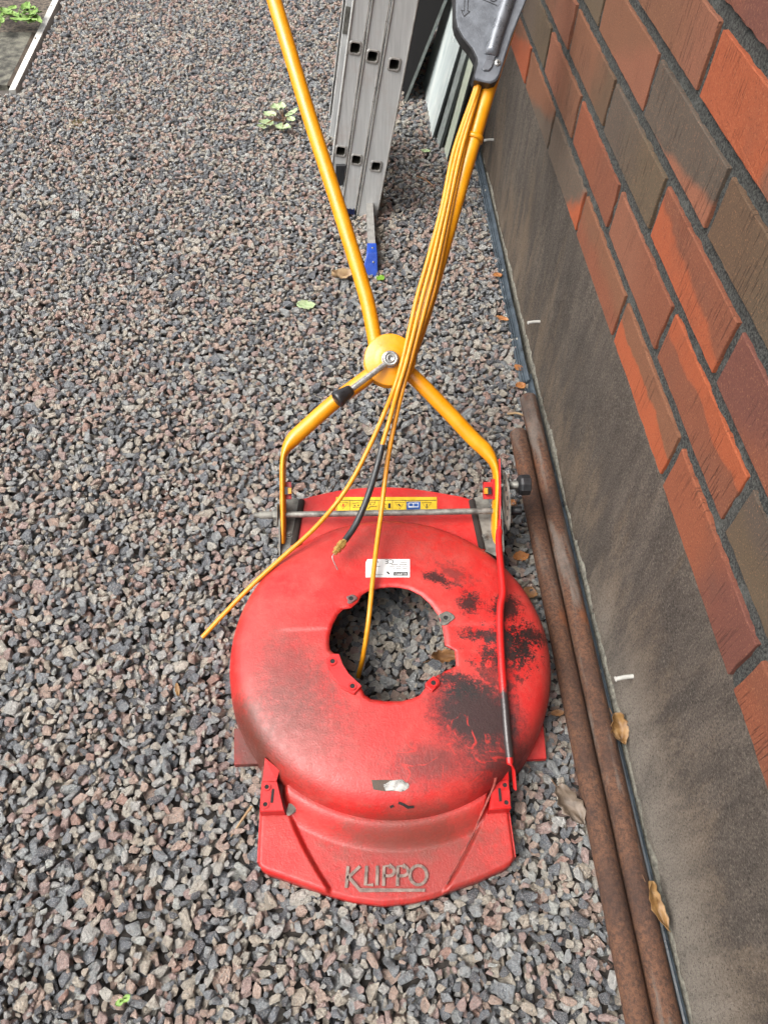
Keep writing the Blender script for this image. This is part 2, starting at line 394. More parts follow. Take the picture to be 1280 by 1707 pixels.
def m_panel(name, c1, c2):
    a = NM(name, rough=.35)
    n = a.noise(1, 6, .6, sc=(9, 26, 6), rot=(.5, 0, 0), dist=.8); n2 = a.noise(5, 4)
    return a.out(a.mix(a.ramp(n, .36, .66), c1, c2), a.ramp(n2, .3, .7, .25, .5), a.bump(n, .0006))
M_PW = m_panel('white_streaked_laminate', L(184, 196, 196), L(216, 224, 220))
M_PG = m_panel('pale_green_laminate', L(196, 206, 184), L(210, 218, 198))
M_PE = plain('panel_edge', L(66, 72, 72), .7); M_PEG = plain('grey_panel_edge', L(140, 148, 144), .55)
M_SHADEB = NM('shade_dark_board', (.006, .006, .006, 1), .9, spec=.05).out()  # dark board; deep shade on its face is put into the near-black colour
M_STRIP = plain('black_trim_plastic', L(72, 82, 90), .34, scale=25, var=.25, bump=.0006)
M_WHITE = plain('white_plastic', L(214, 212, 204), .5)
M_PLANK = plain('white_painted_wood', L(222, 220, 212), .7, scale=14, var=.08, bump=.001)
M_SLAB = plain('mossy_concrete', L(112, 110, 98), .95, scale=26, var=.45, bump=.004)
M_SLABE = plain('brown_slab_side', L(92, 78, 64), .95, scale=20, var=.3, bump=.002)
M_LABW = plain('white_label', L(226, 226, 224), .5, var=.03, bump=.0001); M_LABY = plain('yellow_label', L(232, 196, 44), .5, scale=50, var=.12, bump=.0002)
M_INK = plain('black_ink', (.012, .012, .012, 1), .6); M_INKB = plain('blue_ink', L(30, 84, 158), .5); M_INKR = plain('red_ink', L(200, 40, 30), .5)
M_LETTER = plain('worn_raised_letter', L(148, 128, 118), .5, .35, scale=90, var=.25)
M_SILV = plain('worn_silver_sticker', L(192, 190, 184), .32, .75, scale=70, var=.3); M_BRN = plain('scuffed_brown', L(84, 68, 54), .7, scale=70)

# ==================================================================== SETTING
g = MB(); g.add([(-40, -40, -.030), (40, -40, -.030), (40, 40, -.030), (-40, 40, -.030)], [(0, 1, 2, 3)])
tag(g.build('ground', M_GROUND), kind='structure')
g = MB(); g.add([(-2.6, -1.2, -.014), (.5, -1.2, -.014), (.5, 5.4, -.014), (-2.6, 5.4, -.014)], [(0, 1, 2, 3)])
tag(g.build('gravel_bed', M_SOIL), kind='structure')

# ---- crushed stone, dropped one by one on a height map (kept out of the wall, slab and plank)
def stone_mesh(i):
    r = random.Random(100+i); bm = bmesh.new()
    ax = (1.12, r.uniform(.58, .98), r.uniform(.46, .78)); n = r.randint(8, 14)
    for k in range(n):
        z = 1-2*(k+.5)/n; th = k*2.399963+r.uniform(-.6, .6); q = math.sqrt(1-z*z); e = r.uniform(.80, 1.18)
        bm.verts.new((q*math.cos(th)*ax[0]*e, q*math.sin(th)*ax[1]*e, z*ax[2]*e))
    bmesh.ops.convex_hull(bm, input=bm.verts)
    bmesh.ops.delete(bm, geom=[v for v in bm.verts if not v.link_faces], context='VERTS')
    bmesh.ops.bevel(bm, geom=list(bm.edges), offset=.045, segments=1, affect='EDGES', profile=.5)
    me = bpy.data.meshes.new('stone'); bm.to_mesh(me); bm.free(); me.materials.append(M_STONE)
    for p in me.polygons: p.use_smooth = False
    return bpy.data.objects.new('stone', me)
stones = bpy.data.collections.new('stone shapes')
for i in range(28): stones.objects.link(stone_mesh(i))

PA, PB = gz(26, 149, .020), gz(98, 0, .020); QA, QB = gz(15, 150, .020), gz(88, 0, .020)
def plank_x(y): return PA[0]+(y-PA[1])*(PB[0]-PA[0])/(PB[1]-PA[1])                       # right edge of the white plank
X0, X1, Y0, Y1, RES = -2.5, .452, -.35, 4.7, .003
HW, HH = int((X1-X0)/RES), int((Y1-Y0)/RES)
hm = np.zeros((HH, HW), np.float32)
for v_ in range(int((PA[1]-.01-Y0)/RES), HH): hm[v_, :max(0, int((plank_x(Y0+v_*RES)+.012-X0)/RES))] = .05
hm[:, :int((-1.75-X0)/RES)] = .05
NST = 135000
pr = np.exp(rng.normal(math.log(.0080), .33, NST)).clip(.0038, .0170)
order = np.argsort(-pr+rng.normal(0, .0035, NST)); pr = pr[order]
rot = rng.normal(0, .38, (NST, 3)); rot[:, 2] = rng.uniform(0, 6.283, NST)
flip = rng.random(NST) < .14; rot[flip, 0] += rng.uniform(.7, 1.6, flip.sum())
asp = rng.uniform(.75, 1.25, NST); P = np.zeros((NST, 3)); ok = np.zeros(NST, bool)
cx_ = rng.random((NST, 5)); cy_ = rng.random((NST, 5))
ks = {}
for i in range(NST):
    r = pr[i]; best = None
    for k in range(5):
        u = int(cx_[i, k]*(HW-12))+6; v = int(cy_[i, k]*(HH-12))+6
        h = hm[v, u]+.5*(hm[v-2, u]+hm[v+2, u]+hm[v, u-2]+hm[v, u+2])*.5
        if best is None or h < best[0]: best = (h, u, v)
    _, u, v = best; x = X0+u*RES; y = Y0+v*RES
    if hm[v, u] > .045: continue
    w = max(1, int(r*.92/RES)); a0, a1, b0, b1 = max(v-w, 0), min(v+w+1, HH), max(u-w, 0), min(u+w+1, HW)
    sub = hm[a0:a1, b0:b1]; c = r*.62
    z = float(sub.mean())*.62+float(sub.max())*.38+c*.62
    if z > .030: continue
    if w not in ks:
        q = np.arange(-w, w+1); dd = (q[:, None]**2+q[None, :]**2)/(w+.5)**2; ks[w] = np.sqrt(np.clip(1-dd, 0, 1)), dd < 1
    kk, msk = ks[w]
    kk2 = kk[a0-v+w:a1-v+w, b0-u+w:b1-u+w]; mk = msk[a0-v+w:a1-v+w, b0-u+w:b1-u+w]
    np.maximum(sub, np.where(mk, z+c*.8*kk2, -1), out=sub)
    P[i] = (x, y, z); ok[i] = True
P, pr, rot, asp = P[ok], pr[ok], rot[ok], asp[ok]
P[:, 2] -= .0165                                                       # walking surface near z = 0
inside = ((P[:, 0]-.076)**2+(P[:, 1]-.575)**2 < .285**2) | ((abs(P[:, 0]-.06) < .2) & (P[:, 1] > .19) & (P[:, 1] < .5))
fl = (P[:, 0] > -.21) & (P[:, 0] < .35) & (P[:, 1] > .38) & (P[:, 1] < .53); P[fl, 2] = np.minimum(P[fl, 2], -.004); P[inside, 2] = np.minimum(P[inside, 2], .004); P[(P[:, 0] > .355) & (P[:, 1] < 1.23), 2] -= .006
near_ring = np.hypot(P[:, 0]-.076, P[:, 1]-.575); 
me = bpy.data.meshes.new('gravel'); me.vertices.add(len(P)); me.vertices.foreach_set('co', P.astype(np.float32).ravel())
at = me.attributes.new('srot', 'FLOAT_VECTOR', 'POINT'); at.data.foreach_set('vector', rot.astype(np.float32).ravel())
sc = np.stack([pr*asp, pr/asp, pr], 1); at = me.attributes.new('sscl', 'FLOAT_VECTOR', 'POINT'); at.data.foreach_set('vector', sc.astype(np.float32).ravel())
at = me.attributes.new('sidx', 'INT', 'POINT'); at.data.foreach_set('value', rng.integers(0, 28, len(P)).astype(np.int32))
me.materials.append(M_STONE)
gravel = bpy.data.objects.new('gravel', me); scene.collection.objects.link(gravel); tag(gravel, 'crushed granite gravel covering the ground beside the wall', 'gravel', kind='stuff')
tr = bpy.data.node_groups.new('gravel', 'GeometryNodeTree')
tr.interface.new_socket('Geometry', in_out='INPUT', socket_type='NodeSocketGeometry'); tr.interface.new_socket('Geometry', in_out='OUTPUT', socket_type='NodeSocketGeometry')
N = tr.nodes; gi, go = N.new('NodeGroupInput'), N.new('NodeGroupOutput')
mp = N.new('GeometryNodeMeshToPoints'); ci = N.new('GeometryNodeCollectionInfo'); ip = N.new('GeometryNodeInstanceOnPoints')
ci.inputs[0].default_value = stones; ci.inputs['Separate Children'].default_value = True; ci.inputs['Reset Children'].default_value = True
def na(n, t):
    o = N.new('GeometryNodeInputNamedAttribute'); o.data_type = t; o.inputs[0].default_value = n; return o.outputs[0]
e2r = N.new('FunctionNodeEulerToRotation')
K = tr.links.new
K(gi.outputs[0], mp.inputs[0]); K(mp.outputs[0], ip.inputs['Points']); K(ci.outputs[0], ip.inputs['Instance'])
ip.inputs['Pick Instance'].default_value = True; K(na('sidx', 'INT'), ip.inputs['Instance Index'])
K(na('srot', 'FLOAT_VECTOR'), e2r.inputs[0]); K(e2r.outputs[0], ip.inputs['Rotation']); K(na('sscl', 'FLOAT_VECTOR'), ip.inputs['Scale'])
K(ip.outputs[0], go.inputs[0])
md = gravel.modifiers.new('gravel', 'NODES'); md.node_group = tr
def ghm(x, y):       # top of the gravel
    u = int((x-X0)/RES); v = int((y-Y0)/RES)
    if 2 < u < HW-3 and 2 < v < HH-3: return float(hm[v-2:v+3, u-2:u+3].mean())-.0165
    return 0.0

# ---- slab, plank and soil at the top left
root = thing('timber_edging', (-1.13, 3.2, 0), 'thin white painted timber edging board at far left', 'edging')
p = MB(); ext = lambda a_, b_: a_+(b_-a_)*2.2; pts = [QA, PA, ext(PA, PB), ext(QA, QB)]
p.prism([(q_[0], q_[1], .020) for q_ in pts], (0, 0, -.05), bev=.0012)
root2 = p.build('board', M_PLANK, root, fix=True)
p = MB()
for i in range(7):
    t0 = random.uniform(2.9, 4.6); x = plank_x(t0)-.010+random.uniform(-.008, .004)
    p.obox((x, t0, .0206), [(1, .2, 0), (-.2, 1, 0), (0, 0, 1)], (random.uniform(.001, .0035), random.uniform(.002, .01), .0008))
tag(p.build('dirt_flakes', M_SLABE, root), kind='stuff')
sx = plank_x(2.82)-.048; sx2 = plank_x(3.22)-.052
p = MB(); p.add([(-2.6, 2.80, .004), (sx, 2.80, .004), (sx2, 3.24, .004), (-2.6, 3.22, .004), (-2.6, 2.80, -.05), (sx, 2.80, -.05), (sx2, 3.24, -.05), (-2.6, 3.22, -.05)],
    [(0, 1, 2, 3), (0, 4, 5, 1), (1, 5, 6, 2), (2, 6, 7, 3)], 0)
p.add([(sx, 2.80, .0045), (sx+.026, 2.80, -.006), (sx2+.026, 3.24, -.006), (sx2, 3.24, .0045)], [(0, 1, 2, 3)], 1)
tag(p.build('concrete_slab', [M_SLAB, M_SLABE]), kind='structure')
p = MB(); p.add([(-2.6, 3.22, .000), (plank_x(3.2)-.005, 3.22, .000), (plank_x(5.4)-.005, 5.4, .000), (-2.6, 5.4, .000)], [(0, 1, 2, 3)])
tag(p.build('soil', plain('gritty_soil', L(120, 108, 94), .95, scale=60, var=.5, bump=.005)), kind='structure')

# ==================================================================== BRICK WALL
wall = thing('brick_wall', (.46, 2.0, 0), 'red and brown brick house wall above a dark rendered plinth', 'wall')
CH = .0985
PAL = {'or': (200,98,50), 'br': (150,96,64), 'rb': (158,88,56), 'sa': (166,102,72), 'dk': (100,86,72), 'ol': (110,92,68), 'db': (114,86,60), 'pu': (132,74,58), 'ob': (168,90,54), 'gr': (112,96,80), 'dr': (130,84,64)}
SPEC = {  # (course, nearest whole-joint number): ca, cb, a, b, c, softness ; u: 0 far .. 1 near, v: 0 bottom .. 1 top
 (1,0): ('ob','rb',0,1,.5,.8), (1,1): ('ob','pu',1,0,.62,1), (1,2): ('or','br',.1,1,.60,.05), (1,3): ('rb','br',0,1,.5,1), (1,4): ('gr','or',1,-.3,.72,.3), (1,5): ('br','gr',1,-1,.2,.6), (1,6): ('or','br',-1,1,.1,.3),
 (2,0): ('ol','dk',0,1,.6,1), (2,1): ('rb','or',.0,1,.60,.05), (2,2): ('sa','rb',1,0,.6,1), (2,3): ('ob','rb',1,0,.5,1), (2,4): ('sa','br',1,0,.5,1), (2,5): ('gr','ol',1,0,.5,1), (2,6): ('sa','br',1,0,.4,1),
 (3,1): ('pu','rb',1,-.4,.35,1), (3,2): ('or','rb',.45,1,.72,.25), (3,3): ('dk','ol',1,0,.5,1), (3,4): ('br','db',1,0,.7,1), (3,5): ('br','sa',1,0,.5,1), (3,0): ('pu','dr',1,0,.5,1),
 (4,1): ('db','ol',1,0,.5,1), (4,0): ('db','ol',1,0,.5,1), (4,2): ('dk','sa',1,-1.6,.30,.6), (4,3): ('br','sa',1.3,-.8,.45,.7), (4,4): ('gr','ol',1,0,.5,1),
 (5,1): ('rb','or',-1,0,-.45,.1), (5,2): ('or','rb',1,0,.74,.15), (5,3): ('br','sa',1,0,.7,1), (5,4): ('br','rb',1,0,.7,1),
 (6,2): ('rb','pu',1,0,.5,1), (6,3): ('dr','rb',1,0,.5,1)}
SPEC[(5,2)] = ('or','sa',1,0,.72,.15)
wr = random.Random(5)
bv, bf, ca, cb, pm, uw = [], [], [], [], [], []
def brick(y0, y1, z0, z1, spec):
    XF = .4568; B = .0013; XD = .475
    j = lambda s=.0009: wr.uniform(-s, s)
    y0 += j(.0015); y1 += j(.0015); z0 += j(.001); z1 += j(.001); dx = j(.0012); nseg = 22; rg = wr.choice([.5, .8, 1.3, 2.0])
    # front face grid with wavering arrises, then chamfer, then sides back into the mortar
    rows = []
    def loop(ins, x, wav):
        pts = []
        for k in range(nseg): pts.append((x, y0+ins+(y1-y0-2*ins)*k/nseg, z0+ins))
        for k in range(3): pts.append((x, y1-ins, z0+ins+(z1-z0-2*ins)*k/3))
        for k in range(nseg): pts.append((x, y1-ins-(y1-y0-2*ins)*k/nseg, z1-ins))
        for k in range(3): pts.append((x, y0+ins, z1-ins-(z1-z0-2*ins)*k/3))
        return [(px_+wr.uniform(-.0003, .0003), py_+wr.uniform(-wav, wav), pz_+wr.uniform(-wav, wav)) for px_, py_, pz_ in pts]
    lp = [loop(B, XF+dx, .0006*rg), loop(.0003, XF+.0011+dx, .0008*rg), loop(0, XD, 0)]
    b0 = len(bv); n = len(lp[0]); fc = [tuple(b0+i for i in range(n-1, -1, -1))]
    for q in lp: bv.extend(q)
    for s_ in range(2): fc += [(b0+s_*n+i, b0+s_*n+(i+1) % n, b0+(s_+1)*n+(i+1) % n, b0+(s_+1)*n+i) for i in range(n)]
    bf.extend(fc)
    A, Bc, a_, b_, c_, so = spec; v = wr.uniform(.9, 1.08)
    f = lambda k: tuple(min(1, c*v*.56+.008) for c in L(*PAL[k])[:3])+(1,)
    for q in lp:
        for p_ in q:
            uw.append(((y1-p_[1])/(y1-y0), (p_[2]-z0)/(z1-z0), so, 1)); ca.append(f(A)); cb.append(f(Bc)); pm.append(((a_+2)/4, (b_+2)/4, (c_+2)/4, 1))
keys = ['br','rb','ob','sa','dk','ol','db','pu','or','gr']; wts = [4,4,3,4,2,2,2,1,2,1]
for c in range(1, 27):
    z0 = .409+(c-1)*CH if c > 1 else .408; z1 = .487+(c-1)*CH
    base = .355 if c % 2 else .513
    for k in range(-9, 24):
        yn = base+.311*k-.311; sp_ = SPEC.get((c, k))
        if sp_ is None:
            A, Bc = wr.choices(keys, wts, k=2); an = wr.uniform(0, 6.28); so = wr.choice([.1, .5, 1])
            sp_ = (A, Bc, math.cos(an), math.sin(an), .5*(math.cos(an)+math.sin(an))+wr.uniform(-.3, .3), so)
        brick(yn+.009, yn+.302, z0, z1, sp_)
off = rootloc(wall)
me = bpy.data.meshes.new('brickwork'); me.from_pydata([tuple(np.array(p_)-off) for p_ in bv], [], bf); me.materials.append(M_BRICK)
for nme, arr in (('ca', ca), ('cb', cb), ('pm', pm), ('uw', uw)):
    at = me.attributes.new(nme, 'FLOAT_COLOR', 'POINT'); at.data.foreach_set('color', np.array(arr, np.float32).ravel())
o = bpy.data.objects.new('brickwork', me); scene.collection.objects.link(o); o.parent = wall

def sheet(mb, ya, yb, za, zb, ny, nz, xf, mi=0):
    V = []; 
    for i in range(ny+1):
        for k in range(nz+1):
            y = ya+(yb-ya)*i/ny; z = za+(zb-za)*k/nz; V.append((xf(y, z), y, z))
    Fc = [(i*(nz+1)+k, i*(nz+1)+k+1, (i+1)*(nz+1)+k+1, (i+1)*(nz+1)+k) for i in range(ny) for k in range(nz)]
    mb.add(V, Fc, mi, True)
w = MB()
def mort(y, z): return .4618+.0026*mnoise.noise((y*45, z*45, 1))+.0012*mnoise.noise((y*160, z*160, 4))
sheet(w, .25, 2.0, .405, 1.10, 440, 190, mort); sheet(w, -2.5, .25, .405, 2.98, 60, 60, lambda y, z: .4620); sheet(w, 2.0, 7.4, .405, 2.98, 60, 60, lambda y, z: .4620); sheet(w, .25, 2.0, 1.10, 2.98, 30, 30, lambda y, z: .4620)
w.box((.477, -2.5, 0), (.70, 7.4, 2.98)); w.build('mortar', M_MORTAR, wall)
w = MB()
def plx(y, z):
    e = max(0, (z-.398)/.012); return .4592+.0014*mnoise.noise((y*7, z*7, 9))+.0006*mnoise.noise((y*60, z*60, 2))+.005*min(e, 1.5)**2
sheet(w, -2.5, 7.4, -.08, .4085, 1500, 70, plx); w.add([(.463, -2.5, .4085), (.463, 7.4, .4085), (.477, 7.4, .4085), (.477, -2.5, .4085)], [(0, 3, 2, 1)])
w.build('plinth', M_PLINTH, wall)
w = MB()          # ragged uncoated cement lip at the foot of the plinth
V = []; ny = 1100
for i in range(ny+1):
    y = -.4+4.6*i/ny
    t = .021+.014*mnoise.noise((y*5, 3, 1))+.010*mnoise.noise((y*23, 8, 2))+.007*mnoise.noise((y*90, 8, 5))+.004*mnoise.noise((y*260, 8, 5))
    x = .4572+.0008*mnoise.noise((y*60, 5, 5)); V += [(x-.003, y, -.04), (x-.001, y, max(.004, t-.006)), (x+.001, y, max(.007, t)), (.4600, y, max(.009, t+.002))]
w.add(V, [(i*4+k, i*4+k+1, i*4+k+5, i*4+k+4) for i in range(ny) for k in range(3)], 0, True)
w.build('cement_lip', M_CEMENT, wall)

# plastic pins in the plinth
for k, (px, py, ln, lab) in enumerate([(822, 233, .026, 'small white plastic pin in the plinth, farthest along the wall beside the yellow handle'), (899, 536, .027, 'small white plastic pin sticking out of the plinth above the black trim joint'), (1053, 1127, .027, 'small white plastic pin nearest the camera, low on the plinth beside the pipes')]):
    q = gx(px, py, .4585); t = thing('wall_pin', q, lab, 'pin', 'white pins in the plinth'); b = MB()
    b.tube([q+np.array([.004, 0, 0]), q+np.array([-ln*.5, -.002, .001]), q+np.array([-ln, -.004, .0])], .0036, 10); b.build('shaft', M_WHITE, t)
    b = MB(); b.tube([q+np.array([-ln, -.004, 0]), q+np.array([-ln-.0012, -.0042, 0])], .0042, 10); b.build('tip', M_WHITE, t)

# ---- black ribbed trim strip at the foot of the wall (two lengths)
def trim(pts, label, hs):
    t = thing('foundation_trim', pts[0], label, 'trim strip', 'black trim strips at the foot of the wall'); b = MB()
    pp = spline(pts, 10); prof = [(-.015, -.02), (-.0145, .013), (-.011, .017), (-.0085, .0145), (-.006, .018), (-.003, .0165), (.000, .022), (.003, .023), (.0045, .026), (.0060, .025), (.0060, -.02)]
    n = len(prof); V = []
    for p_ in pp: V += [(p_[0]+a_, p_[1], p_[2]+c_) for a_, c_ in prof]
    b.add(V, [(i*n+k, i*n+k+1, (i+1)*n+k+1, (i+1)*n+k) for i in range(len(pp)-1) for k in range(n-1)], 0, False)
    b.add(V[:n], [tuple(range(n))]); b.add(V[-n:], [tuple(range(n-1, -1, -1))]); b.build('strip', M_STRIP, t, fix=True)
    for y in hs:
        x = np.interp(y, [p_[1] for p_ in pp[::-1]], [p_[0] for p_ in pp[::-1]]); b = MB()
        b.lathe((x+.001, y, .014), (-.5, -.1, .9), [(.0, .0065), (.004, .006), (.0055, .003), (.0055, 0)], 12); b.build('nail_head', M_ZINC, t)
trim([(.449, 2.9, 0), (.447, 2.4, 0), (.444, 2.07, 0), (.441, 1.77, 0), (.437, 1.61, 0), (.437, 1.49, 0), (.434, 1.38, 0), (.434, 1.285, .001)], 'wavy black ribbed plastic trim strip running away along the wall foot', (2.12, 1.72, 1.44))
trim([(.442, 1.31, -.004), (.443, 1.1, -.004), (.445, .9, -.003), (.444, .6, -.004), (.445, .3, -.004), (.446, 0, -.004), (.446, -.35, -.004)], 'black plastic trim strip between the rusty pipes and the plinth', (1.0, .55, .18))

# ---- rusty pipes
def pipe(pa, pb, r, label, mat):
    t = thing('rusty_pipe', pa, label, 'pipe', 'rusty pipes beside the wall'); b = MB(); pa, pb = np.array(pa), np.array(pb); n = 60
    pts = [pa+(pb-pa)*i/n for i in range(n+1)]
    b.tube(pts, [r*(1+.008*math.sin(i*.9)) for i in range(n+1)], 30, cap=False)
    d = (pb-pa)/np.linalg.norm(pb-pa)
    b.lathe(pb, d, [(r*.995, 0), (r*1.0, .0015), (r*.93, .003), (r*.84, .0015), (r*.84, -.15), (.0005, -.15)], 30)
    b.build('tube', mat, t)
pipe((.3835, -.45, .021), (.3860, 1.115, .023), .0185, 'brown rusty steel pipe on the gravel, the shorter one next to the mower deck', M_RUST)
pipe((.4215, -.45, .022), (.4255, 1.222, .024), .0190, 'rusty grey-brown steel pipe lying closest to the wall', M_RUST2)

# ==================================================================== MOWER
C0 = np.array([.076, .575, 0.0])
mow = thing('lawn_mower', C0, 'red stripped mower deck with yellow tube handle lying on gravel', 'lawn mower')
PR = [(.0, .1225), (.10, .1205), (.15, .1165), (.18, .1135), (.21, .1090), (.235, .1035), (.2505, .0975), (.2610, .0885), (.2690, .0740), (.2740, .0530), (.2765, .0270), (.2780, .006), (.2782, -.004)]
prx, prz = [p_[0] for p_ in PR], [p_[1] for p_ in PR]
def domez(x, y):
    dx, dy = x-C0[0], y-C0[1]; r = math.hypot(dx, dy); z = float(np.interp(r, prx, prz))
    a_ = float(sstep(-dx, .06, .11))*(1-float(sstep(-dx, .17, .20))); z += .0016*a_*float(sstep(dy-.018-.10*abs(dx+.10)*.3, -.003, .004))*(1-float(sstep(dy, .02, .12)))
    a_ = float(sstep(dx, .09, .12))*(1-float(sstep(dx, .20, .24))); z += .0022*a_*float(sstep(dy-.020, -.003, .004))*(1-float(sstep(dy, .03, .12)))
    z += .0045*math.exp(-((dx-.185)**2+(dy-.005)**2)/.0008)       # knocked-up dent
    return z
def on_dome(px, py, up=0.0):
    z = .115
    for _ in range(12): q = gz(px, py, z+up); z = domez(q[0], q[1])
    return q
holepx = [(440,110),(520,92),(600,85),(670,90),(740,105),(830,150),(900,215),(960,300),(990,380),(1003,450),(1012,530),(1085,565),(1092,630),(1097,685),(1000,735),(930,775),(885,825),(845,880),(820,910),(760,935),(680,955),(560,955),(450,940),(400,905),(375,850),(330,800),(270,755),(215,680),(180,600),(140,570),(130,520),(135,450),(160,370),(200,295),(240,255),(300,245),(350,200),(380,145)]
hw = [gz(520+x/4.571, 960+y/4.571, .119)[:2]-C0[:2] for x, y in holepx]
def hole_r(th):
    d = np.array([math.cos(th), math.sin(th)]); best = .09
    for i in range(len(hw)):
        a_, b_ = hw[i], hw[(i+1) % len(hw)]; e = b_-a_; den = d[0]*e[1]-d[1]*e[0]
        if abs(den) < 1e-9: continue
        t = (a_[0]*e[1]-a_[1]*e[0])/den; s_ = (a_[0]*d[1]-a_[1]*d[0])/den
        if t > 0 and -1e-6 <= s_ <= 1+1e-6: best = max(best if best != .09 else 0, t)
    return best
NT = 420; rings = list(np.linspace(0, 1, 7)); rad = []
outer = [.156, .165, .175, .185, .195, .205, .214, .222, .230, .237, .243, .249, .254, .259, .263, .2665, .2695, .272, .2745, .2765, .2775, .2782]
V = []
for i in range(NT):
    th = 2*math.pi*i/NT; hr = hole_r(th); rr = [hr+(.150-hr)*t for t in rings]+outer
    V.append((C0[0]+math.cos(th)*rr[0]*1.003, C0[1]+math.sin(th)*rr[0]*1.003, domez(C0[0]+math.cos(th)*rr[0], C0[1]+math.sin(th)*rr[0])-.004))
    for k, r in enumerate(rr):
        x, y = C0[0]+math.cos(th)*r, C0[1]+math.sin(th)*r; V.append((x, y, domez(x, y)+(-.0006 if k == 0 else 0)))
nr = 1+len(rings)+len(outer); d = MB()
d.add(V, [(i*nr+k, i*nr+k+1, ((i+1) % NT)*nr+k+1, ((i+1) % NT)*nr+k) for i in range(NT) for k in range(nr-1)], 0, True)
# front apron
fo = [gz(x, y, .026) for x, y in [(432,1440),(436,1450),(446,1456),(475,1466),(545,1491),(590,1503),(640,1509),(690,1504),(720,1497),(800,1468),(840,1450),(850,1443),(856,1432)]]
fx, fy = [q[0] for q in fo], [q[1] for q in fo]
cl = [gz(x, y, .03) for x, y in [(478,1330),(483,1350),(495,1385),(512,1420),(532,1455),(548,1480)]]; crr = [gz(x, y, .03) for x, y in [(812,1325),(806,1350),(796,1380),(780,1415),(762,1450),(740,1485)]]
def xcl(y): return float(np.interp(y, [q[1] for q in cl[::-1]], [q[0] for q in cl[::-1]]))
def xcr(y): return float(np.interp(y, [q[1] for q in crr[::-1]], [q[0] for q in crr[::-1]]))
XA, XB = fx[0], fx[-1]; NX, NY = 230, 110; V = []
def apron_z(x, y, ed=1.0):
    r = math.hypot(x-C0[0], y-C0[1]); z = .0285
    wing = max(float(sstep(xcl(y)-x, -.004, .006)), float(sstep(x-xcr(y), -.004, .006)))
    ramp = 1-float(sstep(r, .276, .312)); z += (1-wing)*(.028*ramp)+wing*(.0085)
    z += .0012*float(sstep(x, .07, .05))*0
    return z-.005*(1-ed)
for i in range(NX+1):
    x = XA+(XB-XA)*i/NX; yf = float(np.interp(x, fx, fy)); dxc = x-C0[0]
    yb = C0[1]-math.sqrt(max(.2745**2-dxc*dxc, 0)); 
    if i in (0, NX): pass
    V.append((x, yf, .002)); V.append((x, yf, .024))
    for k in range(NY+1):
        t = k/NY; y = yf+.0012+(yb+.012-yf)*t; ed = min(1, (y-yf)/.007, (x-XA+.0015)/.006, (XB-x+.0015)/.006); ed = math.sin(max(0, min(1, ed))*math.pi/2)
        V.append((x, y, apron_z(x, y, ed)))
m_ = NY+3; d.add(V, [(i*m_+k, (i+1)*m_+k, (i+1)*m_+k+1, i*m_+k+1) for i in range(NX) for k in range(m_-1)], 0, True)
for s_, i in ((1, 0), (-1, NX)):           # side skirts of the apron
    col = V[i*m_+1:(i+1)*m_]; W = []
    for q in col: W += [q, (q[0], q[1], .002)]
    fcs = [(2*k, 2*k+1, 2*k+3, 2*k+2) for k in range(len(col)-1)]
    d.add(W, [f[::-1] for f in fcs] if s_ < 0 else fcs, 0, False)
# flat rear plate with curved back edge
bk = [(486, 905), (500, 833), (520, 827), (560, 818), (600, 813), (640, 811), (680, 813), (720, 819), (765, 827), (784, 832), (803, 915)]
d.prism([gz(x, y, .0715) for x, y in bk[::-1]], (0, 0, -.03), bev=.002)
for a_, b_ in (((503, 835), (489, 912)), ((786, 835), (804, 918))):
    d.tube([gz(*a_, .073), gz(*b_, .073)], .0042, 10)
# side flanges
d.prism([(-.1835, .408, .017), (-.13, .408, .017), (-.13, .468, .017), (-.188, .468, .017)], (0, 0, -.012), bev=.001)
d.prism([(.27, .4005, .017), (.3235, .4005, .017), (.330, .485, .017), (.27, .485, .017)], (0, 0, -.012), bev=.001)
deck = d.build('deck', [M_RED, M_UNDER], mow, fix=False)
sm_ = deck.modifiers.new('thickness', 'SOLIDIFY'); sm_.thickness = .0022; sm_.offset = -1; sm_.material_offset = 1; sm_.use_rim = True; sm_.material_offset_rim = 0

def ringhole(mb, c, r, h, up=(0, 0, 1), mi_rim=0, mi_hole=1):
    mb.lathe(c, up, [(r*1.75, 0), (r*1.7, h), (r, h)], 18, mi_rim, False); mb.lathe(c, up, [(r, h), (r, 0.0003), (.00001, 0.0003)], 18, mi_hole, False)
# bosses round the engine hole
for (x, y, rr_, mt) in ((299, 178, .0085, 0), (1018, 325, .0125, 1)):
    c = on_dome(520+x/4.571, 960+y/4.571); b = MB(); n = 18
    pts = [c+np.array([math.cos(a_)*rr_*(1+.28*math.sin(3*a_+1)), math.sin(a_)*rr_*(1+.2*math.sin(2*a_)), .0022]) for a_ in [2*math.pi*k/n for k in range(n)]]
    b.prism(pts, (0, 0, -.006), bev=.001); ringhole(b, c+np.array([0, 0, .0022]), .0040, .0010)
    b.build('mounting_boss', [M_ZINCD if mt else plain('scuffed_boss', L(122, 92, 90), .6, .2), M_HOLE], mow)
b = MB(); arc = [on_dome(520+x/4.571, 960+y/4.571)+np.array([0, 0, .004]) for x, y in [(108,640),(160,598),(205,600),(235,680),(285,755),(330,800),(378,845),(322,910),(240,870),(165,790),(120,700)]]
b.prism(arc, (0, 0, -.010), bev=.0012)
for x, y in ((158, 662), (308, 850)): ringhole(b, on_dome(520+x/4.571, 960+y/4.571)+np.array([0, 0, .0052]), .0040, .0008)
b.build('mounting_pad', [M_REDP, M_HOLE], mow)
b = MB(); arc = [on_dome(520+x/4.571, 960+y/4.571)+np.array([0, 0, .005]) for x, y in [(862,825),(925,768),(968,800),(972,835),(915,888),(868,852)]]
